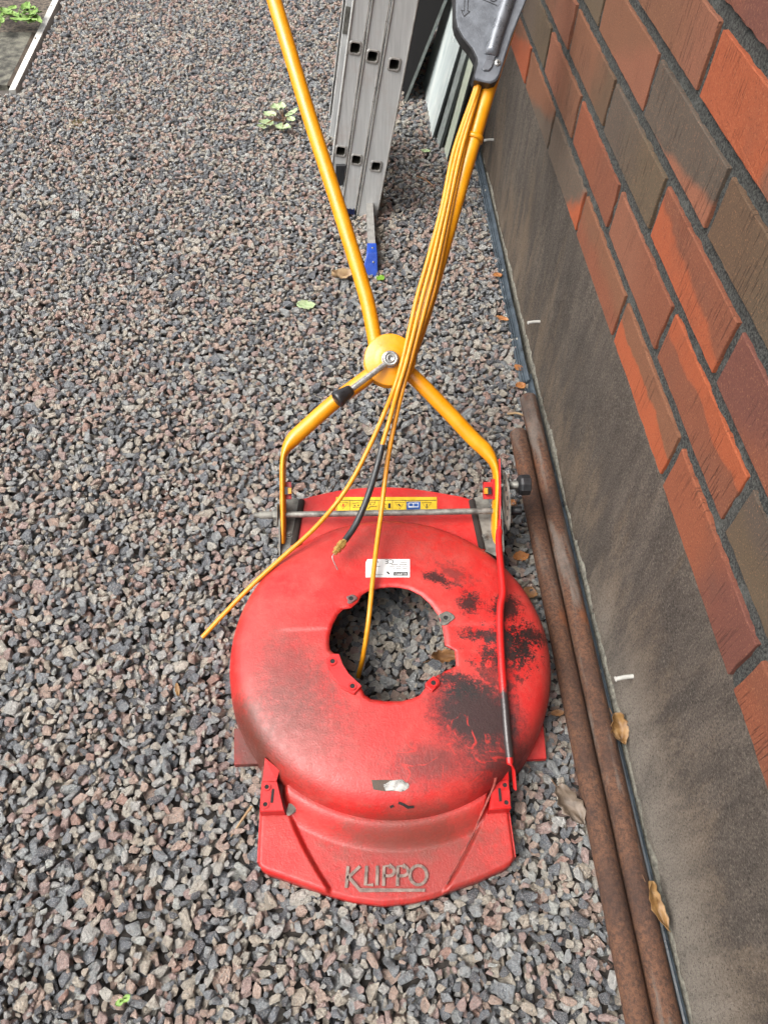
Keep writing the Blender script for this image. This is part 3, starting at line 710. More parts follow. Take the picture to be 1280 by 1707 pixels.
b.prism(arc, (0, 0, -.012), bev=.0012); ringhole(b, on_dome(520+922/4.571, 960+828/4.571)+np.array([0, 0, .0062]), .0040, .0008); b.build('mounting_pad', [M_REDP, M_HOLE], mow)
# front hinge brackets
def bracket(poly, holes, slot, recess, fin, z=.060):
    b = MB(); b.prism([gz(x, y, z) for x, y in poly], (0, 0, -.034), bev=.0018)
    b.add([gz(x, y, zz) for x, y, zz in fin], [(0, 1, 2, 3), (0, 3, 5, 4)] if len(fin) == 6 else [(0, 1, 2, 3)])
    o = b.build('hinge_bracket', M_REDP, mow)
    b = MB()
    for h in holes: ringhole(b, gz(*h, z+.0003), .0034, .0012)
    b.build('screw_hole', [M_REDP, M_HOLE], o)
    b = MB(); b.prism([gz(x, y, z+.0006) for x, y in recess], (0, 0, -.0004)); b.prism([gz(x, y, z+.0012) for x, y in slot], (0, 0, -.0010), 1); b.build('latch_slot', [M_REDP, M_HOLE], o)
bracket([(437,1301),(462,1301),(474,1352),(433,1353)], [(445,1312),(442.5,1341)], [(453.5,1315),(457,1315),(455,1338),(451,1338)], [(437,1319),(452,1319),(450,1336),(436,1336)],
        [(442,1263,.078),(466,1284,.074),(461,1302,.060),(438,1302,.060),(442,1263,.03),(438,1302,.03)])
bracket([(822,1300),(848,1299),(852,1347),(815,1350)], [(841,1309),(843.5,1338)], [(830,1314),(834,1314),(836,1335),(832,1336)], [(836,1318),(849,1318),(850,1330),(838,1331)],
        [(820,1280,.076),(846,1272,.078),(848,1300,.060),(822,1301,.060),(846,1272,.03),(848,1300,.03)])
b = MB(); b.tube(spline([gz(826, 1296, .080), gz(822, 1312, .064), gz(812, 1335, .052), gz(800, 1362, .044), gz(786, 1395, .040), gz(768, 1428, .038), gz(744, 1474, .034)], 6), [.0026]*6+[.0020]*12+[.0014]*19, 8); b.build('dirty_rib', plain('rubbed_edge', L(150, 62, 52), .7, scale=80, var=.3), mow)

# raised lettering on the front lip
def stroke(mb, pts, w, h, zf, mi=0, close=False, conf=None):
    P_ = [np.array(q, float) for q in pts]
    if close: P_ = P_+[P_[0]]
    n = len(P_); Lf, Rt = [], []
    for i in range(n):
        if close: t = P_[(i+1) % (n-1)]-P_[(i-1) % (n-1)]
        else: t = P_[min(i+1, n-1)]-P_[max(i-1, 0)]
        t = t/np.linalg.norm(t); nn = np.array([-t[1], t[0]]); k = 1.0
        if 0 < i < n-1 and not close:
            a_ = P_[i]-P_[i-1]; c_ = (a_/np.linalg.norm(a_))@t; k = 1/max(.5, c_)
        Lf.append(P_[i]+nn*w/2*k); Rt.append(P_[i]-nn*w/2*k)
    tv = [zf(q, h) for q in Lf]+[zf(q, h) for q in Rt]; bo = [zf(q, -.0005) for q in Lf]+[zf(q, -.0005) for q in Rt]
    Fc = [(i, i+1, n+i+1, n+i) for i in range(n-1)]+[(i, 2*n+i, 2*n+i+1, i+1) for i in range(n-1)]+[(n+i, n+i+1, 3*n+i+1, 3*n+i) for i in range(n-1)]+[(0, n, 3*n, 2*n), (n-1, 3*n-1, 4*n-1, 2*n-1)]
    mb.add(tv+bo, Fc, mi)
def apr(q, h):
    z = .03
    for _ in range(4): w_ = gz(q[0], q[1], z+h); z = apron_z(w_[0], w_[1])
    return w_
lt = MB(); W_ = 5.2
def arcp(cx, cy, rx, ry, a0, a1, n=12): return [(cx+rx*math.cos(math.radians(a0+(a1-a0)*i/n)), cy+ry*math.sin(math.radians(a0+(a1-a0)*i/n))) for i in range(n+1)]
for pts, cl_ in [([(580,1444),(577,1480)], 0), ([(600,1444),(581,1462),(600,1484),(708,1484)], 0), ([(611,1443),(609,1475),(622,1475)], 0), ([(629,1443),(628,1476)], 0),
             ([(639,1477),(640,1444),(649,1444)]+arcp(649,1452,8,8,-90,90,8)+[(640,1460)], 0), ([(662,1477),(663,1444),(672,1444)]+arcp(672,1452,8,8,-90,90,8)+[(663,1460)], 0),
             (arcp(697,1459,14,16,0,345,23), 1)]:
    stroke(lt, pts, W_, .0030, apr, close=bool(cl_))
lt.build('raised_lettering', M_LETTER, mow, fix=True)
# worn oval sticker and gouge
def dz(q, h): return on_dome(q[0], q[1], h)
b = MB(); st_ = arcp(661, 1310, 21, 10, 0, 350, 20); c = dz((661, 1310), .0007)
jj = random.Random(3); st_ = [(x+jj.uniform(-3.2, 3.2) if x < 655 else x, y+jj.uniform(-1.6, 1.6)) for x, y in st_]
b.add([c]+[dz(q, .0007) for q in st_], [(0, 1+(i+1) % 21, 1+i) for i in range(21)]); 
st2 = [(619,1300),(650,1300),(668,1302),(668,1318),(640,1319),(622,1316)]; c = dz((640, 1309), .0004); b.add([c]+[dz(q, .0004) for q in st2], [(0, 1+(i+1) % 6, 1+i) for i in range(6)], 1)
b.build('worn_sticker', [M_SILV, M_BRN], mow)
b = MB(); stroke(b, [(664,1338),(672,1341),(680,1346),(690,1345)], 4.5, .0006, dz); stroke(b, [(650,1346),(656,1343)], 4, .0006, dz); b.build('gouge', M_HOLE, mow)

# labels --------------------------------------------------------------
def text_on(s, px, py, hpx, ang, zf, name, mat, parent, stretch=1.0):
    cu = bpy.data.curves.new(name, 'FONT'); cu.body = s; cu.size = 1; cu.align_x = 'CENTER'; cu.align_y = 'CENTER'; cu.resolution_u = 3
    o = bpy.data.objects.new(name, cu); dg = bpy.context.evaluated_depsgraph_get(); me = bpy.data.meshes.new_from_object(o.evaluated_get(dg) if o.name in scene.objects else o)
    ca_, sa_ = math.cos(ang), math.sin(ang); off = rootloc(parent)
    for v in me.vertices:
        x, y = v.co.x*hpx*1.38*stretch, -v.co.y*hpx*1.38
        v.co = Vector(zf((px+x*ca_-y*sa_, py+x*sa_+y*ca_))-off)
    me.materials.clear(); me.materials.append(mat); o2 = bpy.data.objects.new(name, me); scene.collection.objects.link(o2); o2.parent = parent
    bpy.data.objects.remove(o); return o2
def surf_patch(mb, x0, x1, y0, y1, zf, nx=16, ny=8, mi=0):
    V = [zf((x0+(x1-x0)*i/nx, y0+(y1-y0)*k/ny)) for i in range(nx+1) for k in range(ny+1)]
    mb.add(V, [(i*(ny+1)+k, i*(ny+1)+k+1, (i+1)*(ny+1)+k+1, (i+1)*(ny+1)+k) for i in range(nx) for k in range(ny)], mi, True)
b = MB(); surf_patch(b, 609.5, 683, 932, 962.5, lambda q: dz(q, .0006)); b.add([dz(q, .0007) for q in [(609, 938), (613, 931), (609, 931)]], [(0, 1, 2)], 1)
lab = b.build('rating_label', [M_LABW, M_REDP], mow)
b = MB(); surf_patch(b, 656, 679.5, 953.5, 959.5, lambda q: dz(q, .0009), 6, 2); b.build('logo_block', M_INK, lab)
PI = math.pi
text_on('KLIPPO', 668, 956.5, 4.2, PI, lambda q: dz(q, .0012), 'label_text', M_LABW, lab, 1.05)
text_on('CE', 649, 935.8, 7.5, PI, lambda q: dz(q, .0010), 'label_text', M_INK, lab, 1.2)
text_on('103', 627, 936.5, 4.5, PI, lambda q: dz(q, .0010), 'label_text', M_INK, lab)
b = MB(); rt = random.Random(9)
for y_, segs in ((935, ((670, 677),)), (938, ((668, 678),)), (941, ((652, 663), (666, 678))), (943.8, ((650, 659), (661, 669), (671, 679))), (947.5, ((655, 658), (661, 668), (671, 679))), (944, ((627, 634),)), (958, ((626, 638),))):
    for a_, c_ in segs:
        x = a_
        while x < c_: e = min(c_, x+rt.uniform(1, 2.2)); stroke(b, [(x, y_), (e, y_)], 1.0, .0009, dz); x = e+.6
stroke(b, [(645, 953), (649, 957)], 2.6, .0009, dz); b.build('small_print', M_INK, lab)
zp = lambda h: (lambda q: gz(q[0], q[1], .0715+h))
b = MB(); surf_patch(b, 560, 728, 828.5, 851.5, zp(.0006), 20, 2); yl = b.build('warning_label', M_LABY, mow)
b = MB(); zq = lambda q, h: gz(q[0], q[1], .0715+h)
for cx in (572, 666, 711):
    stroke(b, [(cx-8, 837.5), (cx+8, 837.5), (cx, 848)], .9, .0010, zq, close=True); 
stroke(b, [(711, 840), (711, 846)], 2.0, .0010, zq); stroke(b, [(664, 840), (667, 844)], 2.2, .0010, zq); stroke(b, [(649, 839), (649, 847)], 4.2, .0010, zq)
for x in (561.5, 583, 607, 631, 654, 676): stroke(b, [(x, 834), (x, 851)], .6, .0009, zq)
for pts in ([(588,839),(598,838)],[(588,846),(592,845),(603,846)],[(612,837),(626,837),(622,842)],[(613,848),(618,844),(628,844)],[(635,840),(640,839),(644,842)],[(636,846),(642,845)],[(562,834),(727,834)]): stroke(b, pts, .9, .0010, zq)
for x, y in ((590, 842), (596, 842), (616, 840), (638, 843), (641, 848)): stroke(b, [(x, y), (x+2.5, y+.6)], 1.8, .0010, zq)
b.build('pictogram', M_INK, yl)
b = MB(); stroke(b, [(572, 839.5), (572, 844.5)], 3.0, .0010, zq); b.build('pictogram', M_INKR, yl)
b = MB(); surf_patch(b, 677.5, 700.5, 836, 850.5, zp(.0010), 4, 2); pb_ = b.build('manual_pictogram', M_INKB, yl)
b = MB()
for pts in ([(681,838),(681,845),(697,845),(697,838)], [(689,838),(689,845)], [(681.5,838.5),(688,838.5)], [(690,838.5),(696.5,838.5)]): stroke(b, pts, 1.2, .0014, zq)
b.build('book_outline', M_LABW, pb_)

# axle, side plates, handle -----------------------------------------
AXZ = .100
def axp(px, dy=0, dz_=0): q = gz(px, 854.5, AXZ); return np.array([q[0], HP[1]+dy, AXZ+dz_])
b = MB(); b.tube([axp(452), axp(540), axp(700), axp(830)], .0058, 16); b.build('axle_rod', M_ZINC, mow)
b = MB(); b.tube([axp(424), axp(433), axp(434), axp(456)], [.0052, .0052, .0072, .0072], 14); b.lathe(axp(456), (1, 0, 0), [(.0, 0), (.010, 0), (.011, .003), (.011, .006), (.0, .006)], 6, 0, False)
b.lathe(axp(462), (1, 0, 0), [(0, 0), (.020, .0), (.021, .001), (.021, .003), (0, .003)], 30); b.build('axle_stub', M_ZINCD, mow)
b = MB(); b.tube([axp(838), axp(848), axp(849), axp(869)], [.006, .006, .0085, .0085], 14); b.build('axle_stub', M_BLACK, mow)
for sgn, poly in ((-1, [(478,826),(498,832),(486,915),(470,925),(468,905)]), (1, [(790,829),(813,826),(826,905),(836,931),(806,917)])):
    b = MB(); b.prism([gz(x, y, .0745) for x, y in poly], (0, 0, -.003), bev=.0006)
    x_ = gz(470 if sgn < 0 else 829, 860, .08)[0]
    b.prism([(x_, .765, .022), (x_, .770, .074), (x_, .83, .108), (x_, .872, .112), (x_, .895, .088), (x_, .90, .03)], (.003*sgn, 0, 0))
    o = b.build('side_plate', M_ZINCD, mow, fix=True); c = gz(*((482, 892) if sgn < 0 else (807, 895)), .0745); b = MB()
    b.lathe(c, (0, 0, 1), [(.0078, 0), (.0078, .0015), (.0055, .0016)], 20, 0, False); b.lathe(c, (0, 0, 1), [(.0055, .0015), (.0055, .005), (.0035, .005)], 6, 0, False); b.lathe(c, (0, 0, 1), [(.0035, .005), (.0035, .0078), (0, .008)], 12, 0, False)
    b.build('bolt', M_ZINC, o)
# perforated height plate, knob
b = MB(); x_ = gx(839, 830, .300)[0]; n = 26; cy, cz = HP[1]+.012, .098; pts = [(x_, cy+math.cos(a_)*.070, cz+math.sin(a_)*.070) for a_ in np.linspace(-.5, 2.9, n)]
b.prism(pts, (.003, 0, 0)); 
hpz = b.build('height_plate', M_ZINC, mow, fix=True); b = MB()
for a_ in np.linspace(.0, 2.6, 9): b.lathe((x_-.0002, cy+math.cos(a_)*.058, cz+math.sin(a_)*.058), (-1, 0, 0), [(.0042, 0), (.0042, .0008), (0, .0008)], 12, 0, False)
b.build('index_hole', M_HOLE, hpz)
kc = gz(846, 809, .135); b = MB(); b.tube([kc+np.array([-.02, 0, 0]), kc+np.array([.003, 0, 0]), kc+np.array([.004, 0, 0]), kc+np.array([.020, 0, 0])], [.005, .005, .0082, .0082], 12); b.build('adjuster_bolt', M_ZINC, mow)
b = MB(); c2 = kc+np.array([.018, 0, 0]); n = 20
for k in range(n):
    pass
b.lathe(c2, (1, 0, 0), [(.0, 0), (.014, 0), (.0195, .004), (.0205, .008), (.0205, .022), (.0185, .0235), (0, .0235)], 10, 0, False); b.build('adjuster_knob', M_BLACK, mow)
# red plastic clips at the pivots
for sgn, px in ((-1, 479), (1, 812)):
    b = MB(); c = gz(px, 818, .125); b.obox(c, [(1, 0, 0), (0, math.cos(.6), math.sin(.6)), (0, -math.sin(.6), math.cos(.6))], (.0075, .016, .006)); b.obox(c+np.array([.010*sgn, 0, .004]), [(1, 0, 0), (0, .8, .6), (0, -.6, .8)], (.0025, .019, .009))
    o = b.build('pivot_clip', M_REDP, mow); b = MB(); b.obox(c+np.array([-.001*sgn, -.008, .010]), [(1, 0, 0), (0, .8, .6), (0, -.6, .8)], (.0055, .007, .004)); b.build('catch', M_BLACK, o)
    b = MB(); b.obox(c+np.array([-.006*sgn, -.010, .012]), [(1, 0, 0), (0, .8, .6), (0, -.6, .8)], (.0030, .0055, .0045)); b.build('catch_button', M_CABLE, o)

HR = .0142
def arm(pts):
    P_ = [hp(x, y, 0) for x, y in pts]; return spline(P_, 6)
def arm_r(path, r0):
    return r0
# lower arms: round tube flattened where it runs down beside the deck
for pts, fl in (([(640,606),(612,629),(560,668),(510,712),(490,731),(477,750),(472,775),(472,840),(472,905)], 5), ([(662,606),(694,633),(745,685),(790,733),(808,750),(822,772),(827,800),(825,850),(823,907)], 5)):
    path = arm(pts); R_ = []
    for i, q in enumerate(path):
        t = i/6; f = float(sstep(t, 3.8, 5.8)); R_.append((HR*(1-f)+.0058*f, HR*(1-f)+.0185*f))
    b = MB(); b.tube(path, R_, 22, up=HN); b.build('lower_arm', M_YEL, mow)
hx = hp(457, 0)-hp(530, 228)
tl, trr = hp(457, 0), hp(862, 0); up_ = (hp(457, 0)-hp(560, 320)); up_ /= np.linalg.norm(up_)
ur = (hp(862, 0)-hp(800, 180)); ur /= np.linalg.norm(ur)
left = [hp(628, 585), hp(619, 535), hp(606, 480), hp(560, 331), hp(512, 182), hp(457, 0), tl+up_*.18, tl+up_*.27+np.array([.02, 0, 0])+HN*.005]
right = [hp(682, 592), hp(696, 555), hp(714, 498), hp(756, 350), hp(785, 248), hp(816, 141), hp(862, 0), trr+ur*.16, trr+ur*.24+np.array([-.02, 0, 0])]
full = spline(left[::-1], 8); b = MB(); b.tube(spline(left, 10), HR*.96, 22, up=HN); b.build('handle_tube', M_YEL, mow)
b = MB(); b.tube(spline(right, 10), HR, 22, up=HN); b.build('handle_tube', M_YEL, mow)
b = MB(); b.tube(spline([left[-2], left[-1], left[-1]*.85+right[-1]*.15+HN*.004+np.array([0, .05, .045]), left[-1]*.15+right[-1]*.85+HN*.004+np.array([0, .05, .045]), right[-1], right[-2]], 10), HR, 22, up=HN); b.build('grip_bar', M_BLACKR, mow)
# hub discs, nut, clamp lever
hc = hp(650, 600, .020)
b = MB(); b.lathe(hc, HN, [(0, .0085), (.020, .0082), (.026, .0062), (.030, .0045), (.0455, .0040), (.0475, .0028), (.0478, 0), (.0465, -.0015), (0, -.0015)], 56); hub = b.build('hub_disc', M_YEL, mow)
b = MB(); b.lathe(hc-HN*.040, HN, [(0, .002), (.047, .002), (.0475, 0), (.047, -.003), (0, -.003)], 48); b.lathe(hc-HN*.038, HN, [(.018, 0), (.018, .038)], 30); b.build('hub_disc', M_YEL, mow)
b = MB(); c = hc+HN*.008; b.lathe(c, HN, [(0, 0), (.0155, 0), (.016, .0015), (.0155, .003), (.0145, .003)], 30)
b.lathe(c, HN, [(.0138, .003), (.0142, .006), (.0142, .012), (.0125, .0145), (.0092, .0145), (.0086, .0125), (.0072, .0125), (.0070, .016), (.0055, .0165), (.0050, .010), (0, .010)], 26); nut = b.build('pivot_nut', M_STEEL, mow)
e0, e1 = hp(648, 603, .033), hp(583, 651, .050); b = MB(); b.tube(spline([e0, e0*.8+e1*.2, e1*.5+e0*.5+HN*.001, e1], 5), [.0066]+[.0055]*14+[.0052], 14); lev = b.build('clamp_lever', M_STEEL, mow)
dv = e1-e0; dv /= np.linalg.norm(dv); b = MB(); b.lathe(e1-dv*.004, dv, [(0, -.001), (.0085, 0), (.0100, .003), (.0150, .026), (.0160, .031), (.0150, .034), (.010, .0365), (0, .037)], 26); b.build('lever_knob', M_BLACK, lev)

# cables
CR = .0042
def cab(hpts, gpts, r, name, mat, parent=mow):
    P_ = [hp(x, y, o_) for x, y, o_ in hpts]+[gz(x, y, z_) for x, y, z_ in gpts]; b = MB(); b.tube(spline(P_, 8), r, 12); return b.build(name, mat, parent)
cab([(802,100,.016),(793,145,.012),(757,250,.016),(737,344,.020),(712,437,.026),(694,500,.032),(671,600,.042),(656,650,.040)], [(640,690,.262),(618,740,.225),(590,795,.185),(560,840,.150),(520,885,.128),(470,930,.105),(420,976,.080),(375,1022,.046),(338,1062,.016)], CR, 'control_cable', M_CABLE)
cab([(804,100,.016),(796,146,.018),(763,250,.018),(742,344,.024),(720,437,.029),(703,500,.034),(678,600,.046),(663,650,.043)], [(650,698,.262),(637,742,.232),(633,760,.222)], CR, 'control_cable', M_CABLE)
cab([(806,100,.016),(798,147,.016),(769,250,.019),(748,344,.022),(728,437,.027),(712,500,.031),(685,600,.040),(671,650,.036)], [(658,705,.250),(645,775,.200),(636,850,.158),(629,900,.142),(622,960,.134),(616,1020,.122),(611,1060,.098),(604,1100,.060),(597,1128,.018)], CR, 'control_cable', M_CABLE)
cab([(806,100,.010),(797,147,.008),(773,250,.014),(753,344,.017),(734,437,.020),(719,500,.024),(688,590,.030),(668,640,.026),(660,668,.018)], [], CR*.9, 'control_cable', M_CABLE)
bs = [(637,742,.232),(634,756,.224),(625,790,.203),(610,836,.172),(592,876,.152),(575,901,.146)]
b = MB(); b.tube(spline([gz(*q) for q in bs], 8), .0058, 12); sl = b.build('cable_sleeve', M_BLACKR, mow)
f0, f1 = gz(575, 901, .146), gz(557, 923, .143); b = MB(); dd = f1-f0; Lh = np.linalg.norm(dd)
b.lathe(f0, dd, [(.0048, 0), (.0048, Lh*.15), (.0075, Lh*.16), (.0078, Lh*.5), (.0050, Lh*.52), (.0050, Lh*.58), (.0070, Lh*.6), (.0070, Lh*.78), (.0046, Lh*.8), (.0046, Lh), (0, Lh)], 6, 0, False); b.build('brass_fitting', M_BRASS, mow)
b = MB(); b.tube(spline([f1, gz(554, 929, .142), gz(558, 940, .134), gz(563, 950, .126)], 5), .0009, 6); b.build('wire_end', M_STEEL, mow)
b = MB(); b.tube(spline([gz(338, 1062, .016), gz(330, 1072, .014), gz(318, 1095, .012), gz(308, 1108, .010)], 5), .0008, 6); b.build('wire_end', M_STEEL, mow)
b = MB(); a0_ = hp(790, 230, .0); ax_ = hp(785, 248)-hp(797, 207); ax_ /= np.linalg.norm(ax_); b.lathe(a0_-ax_*.004, ax_, [(HR*1.0, 0), (HR*1.22, .0008), (HR*1.22, .0095), (HR*1.0, .0095)], 30); b.build('cable_strap', M_YEL, mow)
# red brake rod across the deck
rod = [(833,868,.115),(832,885,.116),(831,900,.118),(833,930,.122),(838,985,.127),(834,1010,.127),(833,1045,.126),(836,1110,.124),(841,1175,.117),(845,1225,.106),(849,1262,.094)]
b = MB(); b.tube(spline([gz(*q) for q in rod], 6), [(.0040, .0065)]*6+[.0062]*55, 14); b.build('brake_rod', M_ROD, mow)
b = MB(); b.tube(spline([gz(849, 1260, .094), gz(850, 1272, .090), gz(855, 1281, .083), gz(857, 1300, .070), gz(858, 1315, .060)], 5), [(.0055, .0045)]*6+[(.0022, .006)]*15, 10); b.build('rod_end', M_REDP, mow)
b = MB(); b.tube(spline([gz(832, 765, .19), gz(833, 800, .165), gz(833, 840, .135), gz(832, 880, .116)], 5), [(.0016, .006)]*16, 8); b.build('rod_link', M_REDP, mow)

# grey lever cover at the top of the handle
cv = [(757,-60),(760,0),(760,30),(763,44),(773,62),(788,80),(796,96),(797,106),(791,126),(793,132),(806,136),(816,138),(826,134),(832,124),(852,60),(876,0),(902,-70)]
b = MB(); b.prism([hp(x, y, .034) for x, y in cv][::-1][::-1], -HN*.026, bev=.0022); cov = b.build('lever_cover', M_GREYP, mow, fix=True)
b = MB(); b.prism([hp(x, y, .0325) for x, y in [(x-(3 if x < 800 else -.6), y+1.5) for x, y in cv]], -HN*.026); b.build('cover_rim', M_GREYD, cov, fix=True)
b = MB(); path = spline([hp(866, -60, .036), hp(846, 0, .036), hp(826, 62, .036), hp(818, 92, .036)], 6); b.tube(path, [(.0125, .011)]*18+[(.0115, .002)], 18, up=HN); b.build('lever_ridge', M_GREYL, cov)
b = MB(); b.prism([hp(x, y, .0375) for x, y in [(812,90),(826,92),(820,112),(815,117),(806,117),(803,113)]], -HN*.005, bev=.0015); b.build('ridge_pad', M_GREYL, cov, fix=True)
b = MB(); sc_ = hp(829, 105, .034); b.lathe(sc_, HN, [(.0062, 0), (.006, .0015), (.0035, .0028), (0, .003)], 18); s1 = b.build('screw', M_STEEL, cov)
b = MB()
xa = hp(840, 105)-hp(820, 105); xa = xa/np.linalg.norm(xa); ya = np.cross(HN, xa)
for a_ in (xa, ya): b.obox(sc_+HN*.0030, [a_, np.cross(HN, a_), HN], (.0030, .0007, .0004))
b.build('cross_slot', M_HOLE, s1)
hz = lambda q, h: hp(q[0], q[1], .034+h); b = MB()
stroke(b, arcp(822, -3, 6, 5, 0, 340, 16), 1.4, .0007, hz, close=True); b.build('embossed_mark', M_GREYD, cov); b = MB()
stroke(b, [(802,-2),(828,9)], 1.2, .0007, hz); b.build('embossed_line', M_GREYD, cov); b = MB()
for pts in ([(775,-20),(773.5,18)], [(781,-20),(779,18)], [(768.5,17),(773,27),(783,19)], [(768.5,17),(773.5,18)], [(779,18),(783,19)]): stroke(b, pts, 1.2, .0007, hz)
b.build('embossed_arrow', M_GREYD, cov)

# ==================================================================== LADDER
LY = 1.988; lad = thing('ladder', (.08, LY, 0), 'three section aluminium extension ladder with a blue footed crossbar', 'ladder')
def lx(px, py): q = gy(px, py, LY); return q[0], q[2]
# section axes in the (x,z) plane: (bottom x, bottom z, width) sharing one lean
lean = np.array([.150, 1.0]); lean /= np.linalg.norm(lean); perp = np.array([lean[1], -lean[0]])
def section(xb, zb, wd, rz, dy, top, name='ladder_section'):
    b = MB(); o0 = np.array([xb, zb]); W3 = lambda s_, t_, y: (o0[0]+lean[0]*s_+perp[0]*t_, y, o0[1]+lean[1]*s_+perp[1]*t_)
    for fy_, sgn in ((LY+dy, 1), (LY+.40-dy, -1)):
        th = .024*sgn; h = .0132; cuts = [0]
        for s_ in rz: cuts += [s_-h, s_+h]
        cuts.append(top); tc_ = wd/2
        def quad(s0, s1, t0, t1): b.add([W3(s0, t0, fy_), W3(s1, t0, fy_), W3(s1, t1, fy_), W3(s0, t1, fy_)], [(0, 1, 2, 3)])
        for i in range(len(cuts)-1):
            if i % 2 == 0: quad(cuts[i], cuts[i+1], 0, wd)
            else: quad(cuts[i], cuts[i+1], 0, tc_-h); quad(cuts[i], cuts[i+1], tc_+h, wd)
        # flanges of the channel and the raised edge beads
        for t in (0, wd): b.add([W3(0, t, fy_-.0*sgn), W3(top, t, fy_), W3(top, t, fy_+th), W3(0, t, fy_+th)], [(0, 1, 2, 3)])
        for t in (.0022, wd-.0022):
            n0 = len(b.v); b.tube([W3(0, t, fy_-.0004*sgn), W3(top, t, fy_-.0004*sgn)], .0024, 6, mi=1)
    for s_ in rz:            # hollow square rungs right through
        h = .0132; q = []
        for hh, y in ((h+.0035, LY+dy-.0012), (h+.001, LY+dy-.0030), (h-.0015, LY+dy-.0030), (h-.002, LY+dy+.001), (h-.002, LY+.40)):
            c8 = .0050 if hh > .0135 else .0036
            q.append([W3(s_+a_, wd/2+c_, y) for a_, c_ in ((-hh, -hh+c8), (-hh+c8, -hh), (hh-c8, -hh), (hh, -hh+c8), (hh, hh-c8), (hh-c8, hh), (-hh+c8, hh), (-hh, hh-c8))])
        for k in range(4):
            b.add(q[k]+q[k+1], [(i, (i+1) % 8, 8+(i+1) % 8, 8+i) for i in range(8)], 1 if k < 3 else 2)
        b.add(q[4], [tuple(range(8))], 2)
        hb = h+.001; b.add([W3(s_+a_, wd/2+c_, y) for y in (LY+dy+.002, LY+.40) for a_, c_ in ((-hb, -hb), (hb, -hb), (hb, hb), (-hb, hb))], [(0, 1, 5, 4), (1, 2, 6, 5), (2, 3, 7, 6), (3, 0, 4, 7)], 0)
    o = b.build(name, [M_ALU, M_ALUE, M_ALUD], lad); return o, W3
s3, w3 = section(.0500, .012, .061, [.155, .417, .68, .94, 1.2, 1.46, 1.72], .000, 1.95)
s2, w2 = section(.0060, .034, .0435, [.148, .410, .672, .93, 1.19, 1.45, 1.71], .003, 1.93)
s1_, w1 = section(-.0260, .110, .0405, [.093, .350, .610, .87, 1.13, 1.39], .006, 1.80)
s1_.modifiers.clear()
b = MB(); q0 = [w1(.105, -.012, LY+.05), w1(1.8, -.012, LY+.05), w1(1.8, .002, LY+.05), w1(.105, .002, LY+.05)]; b.prism(q0, (0, .02, 0)); b.prism([w1(.36, -.012, LY+.048), w1(.42, -.012, LY+.048), w1(.42, .0, LY+.048), w1(.36, 0, LY+.048)], (0, .004, 0), 1); b.build('guide_rail', [M_ALU, M_ZINCD], lad)
b = MB(); b.prism([w2(-.014, .002, LY+.002), w2(.001, .002, LY+.002), w2(.001, .0415, LY+.002), w2(-.014, .0415, LY+.002)], (0, .03, 0))
for k in range(4): b.box((.010+.0105*k, LY-.0005, .022), (.0125+.0105*k, LY+.003, .034), 0)
b.build('foot_cap', M_BLUED, lad)
b = MB(); b.prism([w1(-.01, .018, LY+.001), w1(.055, .012, LY+.001), w1(.060, .040, LY+.001), w1(.0, .040, LY+.001)], (0, .02, 0), bev=.003); b.build('latch', M_GREYD, lad)
# crossbar (square tube) with its blue end shoe, lying towards the camera
b = MB(); c0_, c1_ = gz(616.5, 338, .052), gz(620, 408, .052); bx = .0095
b.add([(c0_[0]-bx, LY+.30, .052), (c0_[0]+bx, LY+.30, .052), (c1_[0]+bx, c1_[1], .052), (c1_[0]-bx, c1_[1], .052), (c0_[0]-bx, LY+.30, .010), (c0_[0]+bx, LY+.30, .010), (c1_[0]+bx, c1_[1], .010), (c1_[0]-bx, c1_[1], .010)], [(0, 3, 2, 1), (0, 4, 7, 3), (3, 7, 6, 2), (2, 6, 5, 1), (4, 5, 6, 7)])
b.build('crossbar', M_ALUE, lad, fix=True)
b = MB(); y1_ = c1_[1]; x_ = c1_[0]
prof = [(y1_+.004, .055), (y1_-.038, .053), (y1_-.075, .004), (y1_-.075, -.010), (y1_+.004, -.010)]
nA = len(prof); xs0, xs1 = [x_-.013, x_-.014, x_-.032, x_-.034, x_-.016], [x_+.012, x_+.013, x_+.014, x_+.014, x_+.012]
V = [(xs0[i], p_[0], p_[1]) for i, p_ in enumerate(prof)]+[(xs1[i], p_[0], p_[1]) for i, p_ in enumerate(prof)]
b.add(V, [tuple(range(nA)), tuple(range(2*nA-1, nA-1, -1))]+[(i, nA+i, nA+(i+1) % nA, (i+1) % nA) for i in range(nA)]); sh = b.build('blue_shoe', M_BLUE, lad, fix=True)
bv_ = sh.modifiers.new('bevel', 'BEVEL'); bv_.width = .0018; bv_.segments = 2
b = MB(); b.lathe((x_+.001, y1_-.017, .0537), (0, 0, 1), [(.0032, 0), (.0032, .001), (0, .0012)], 12); b.build('rivet', M_ZINC, sh); b = MB(); b.lathe((x_+.002, y1_-.052, .034), (0, -.75, .6), [(.0028, 0.0005), (.0028, .0012), (0, .0012)], 12); b.build('rivet', M_ZINC, sh)

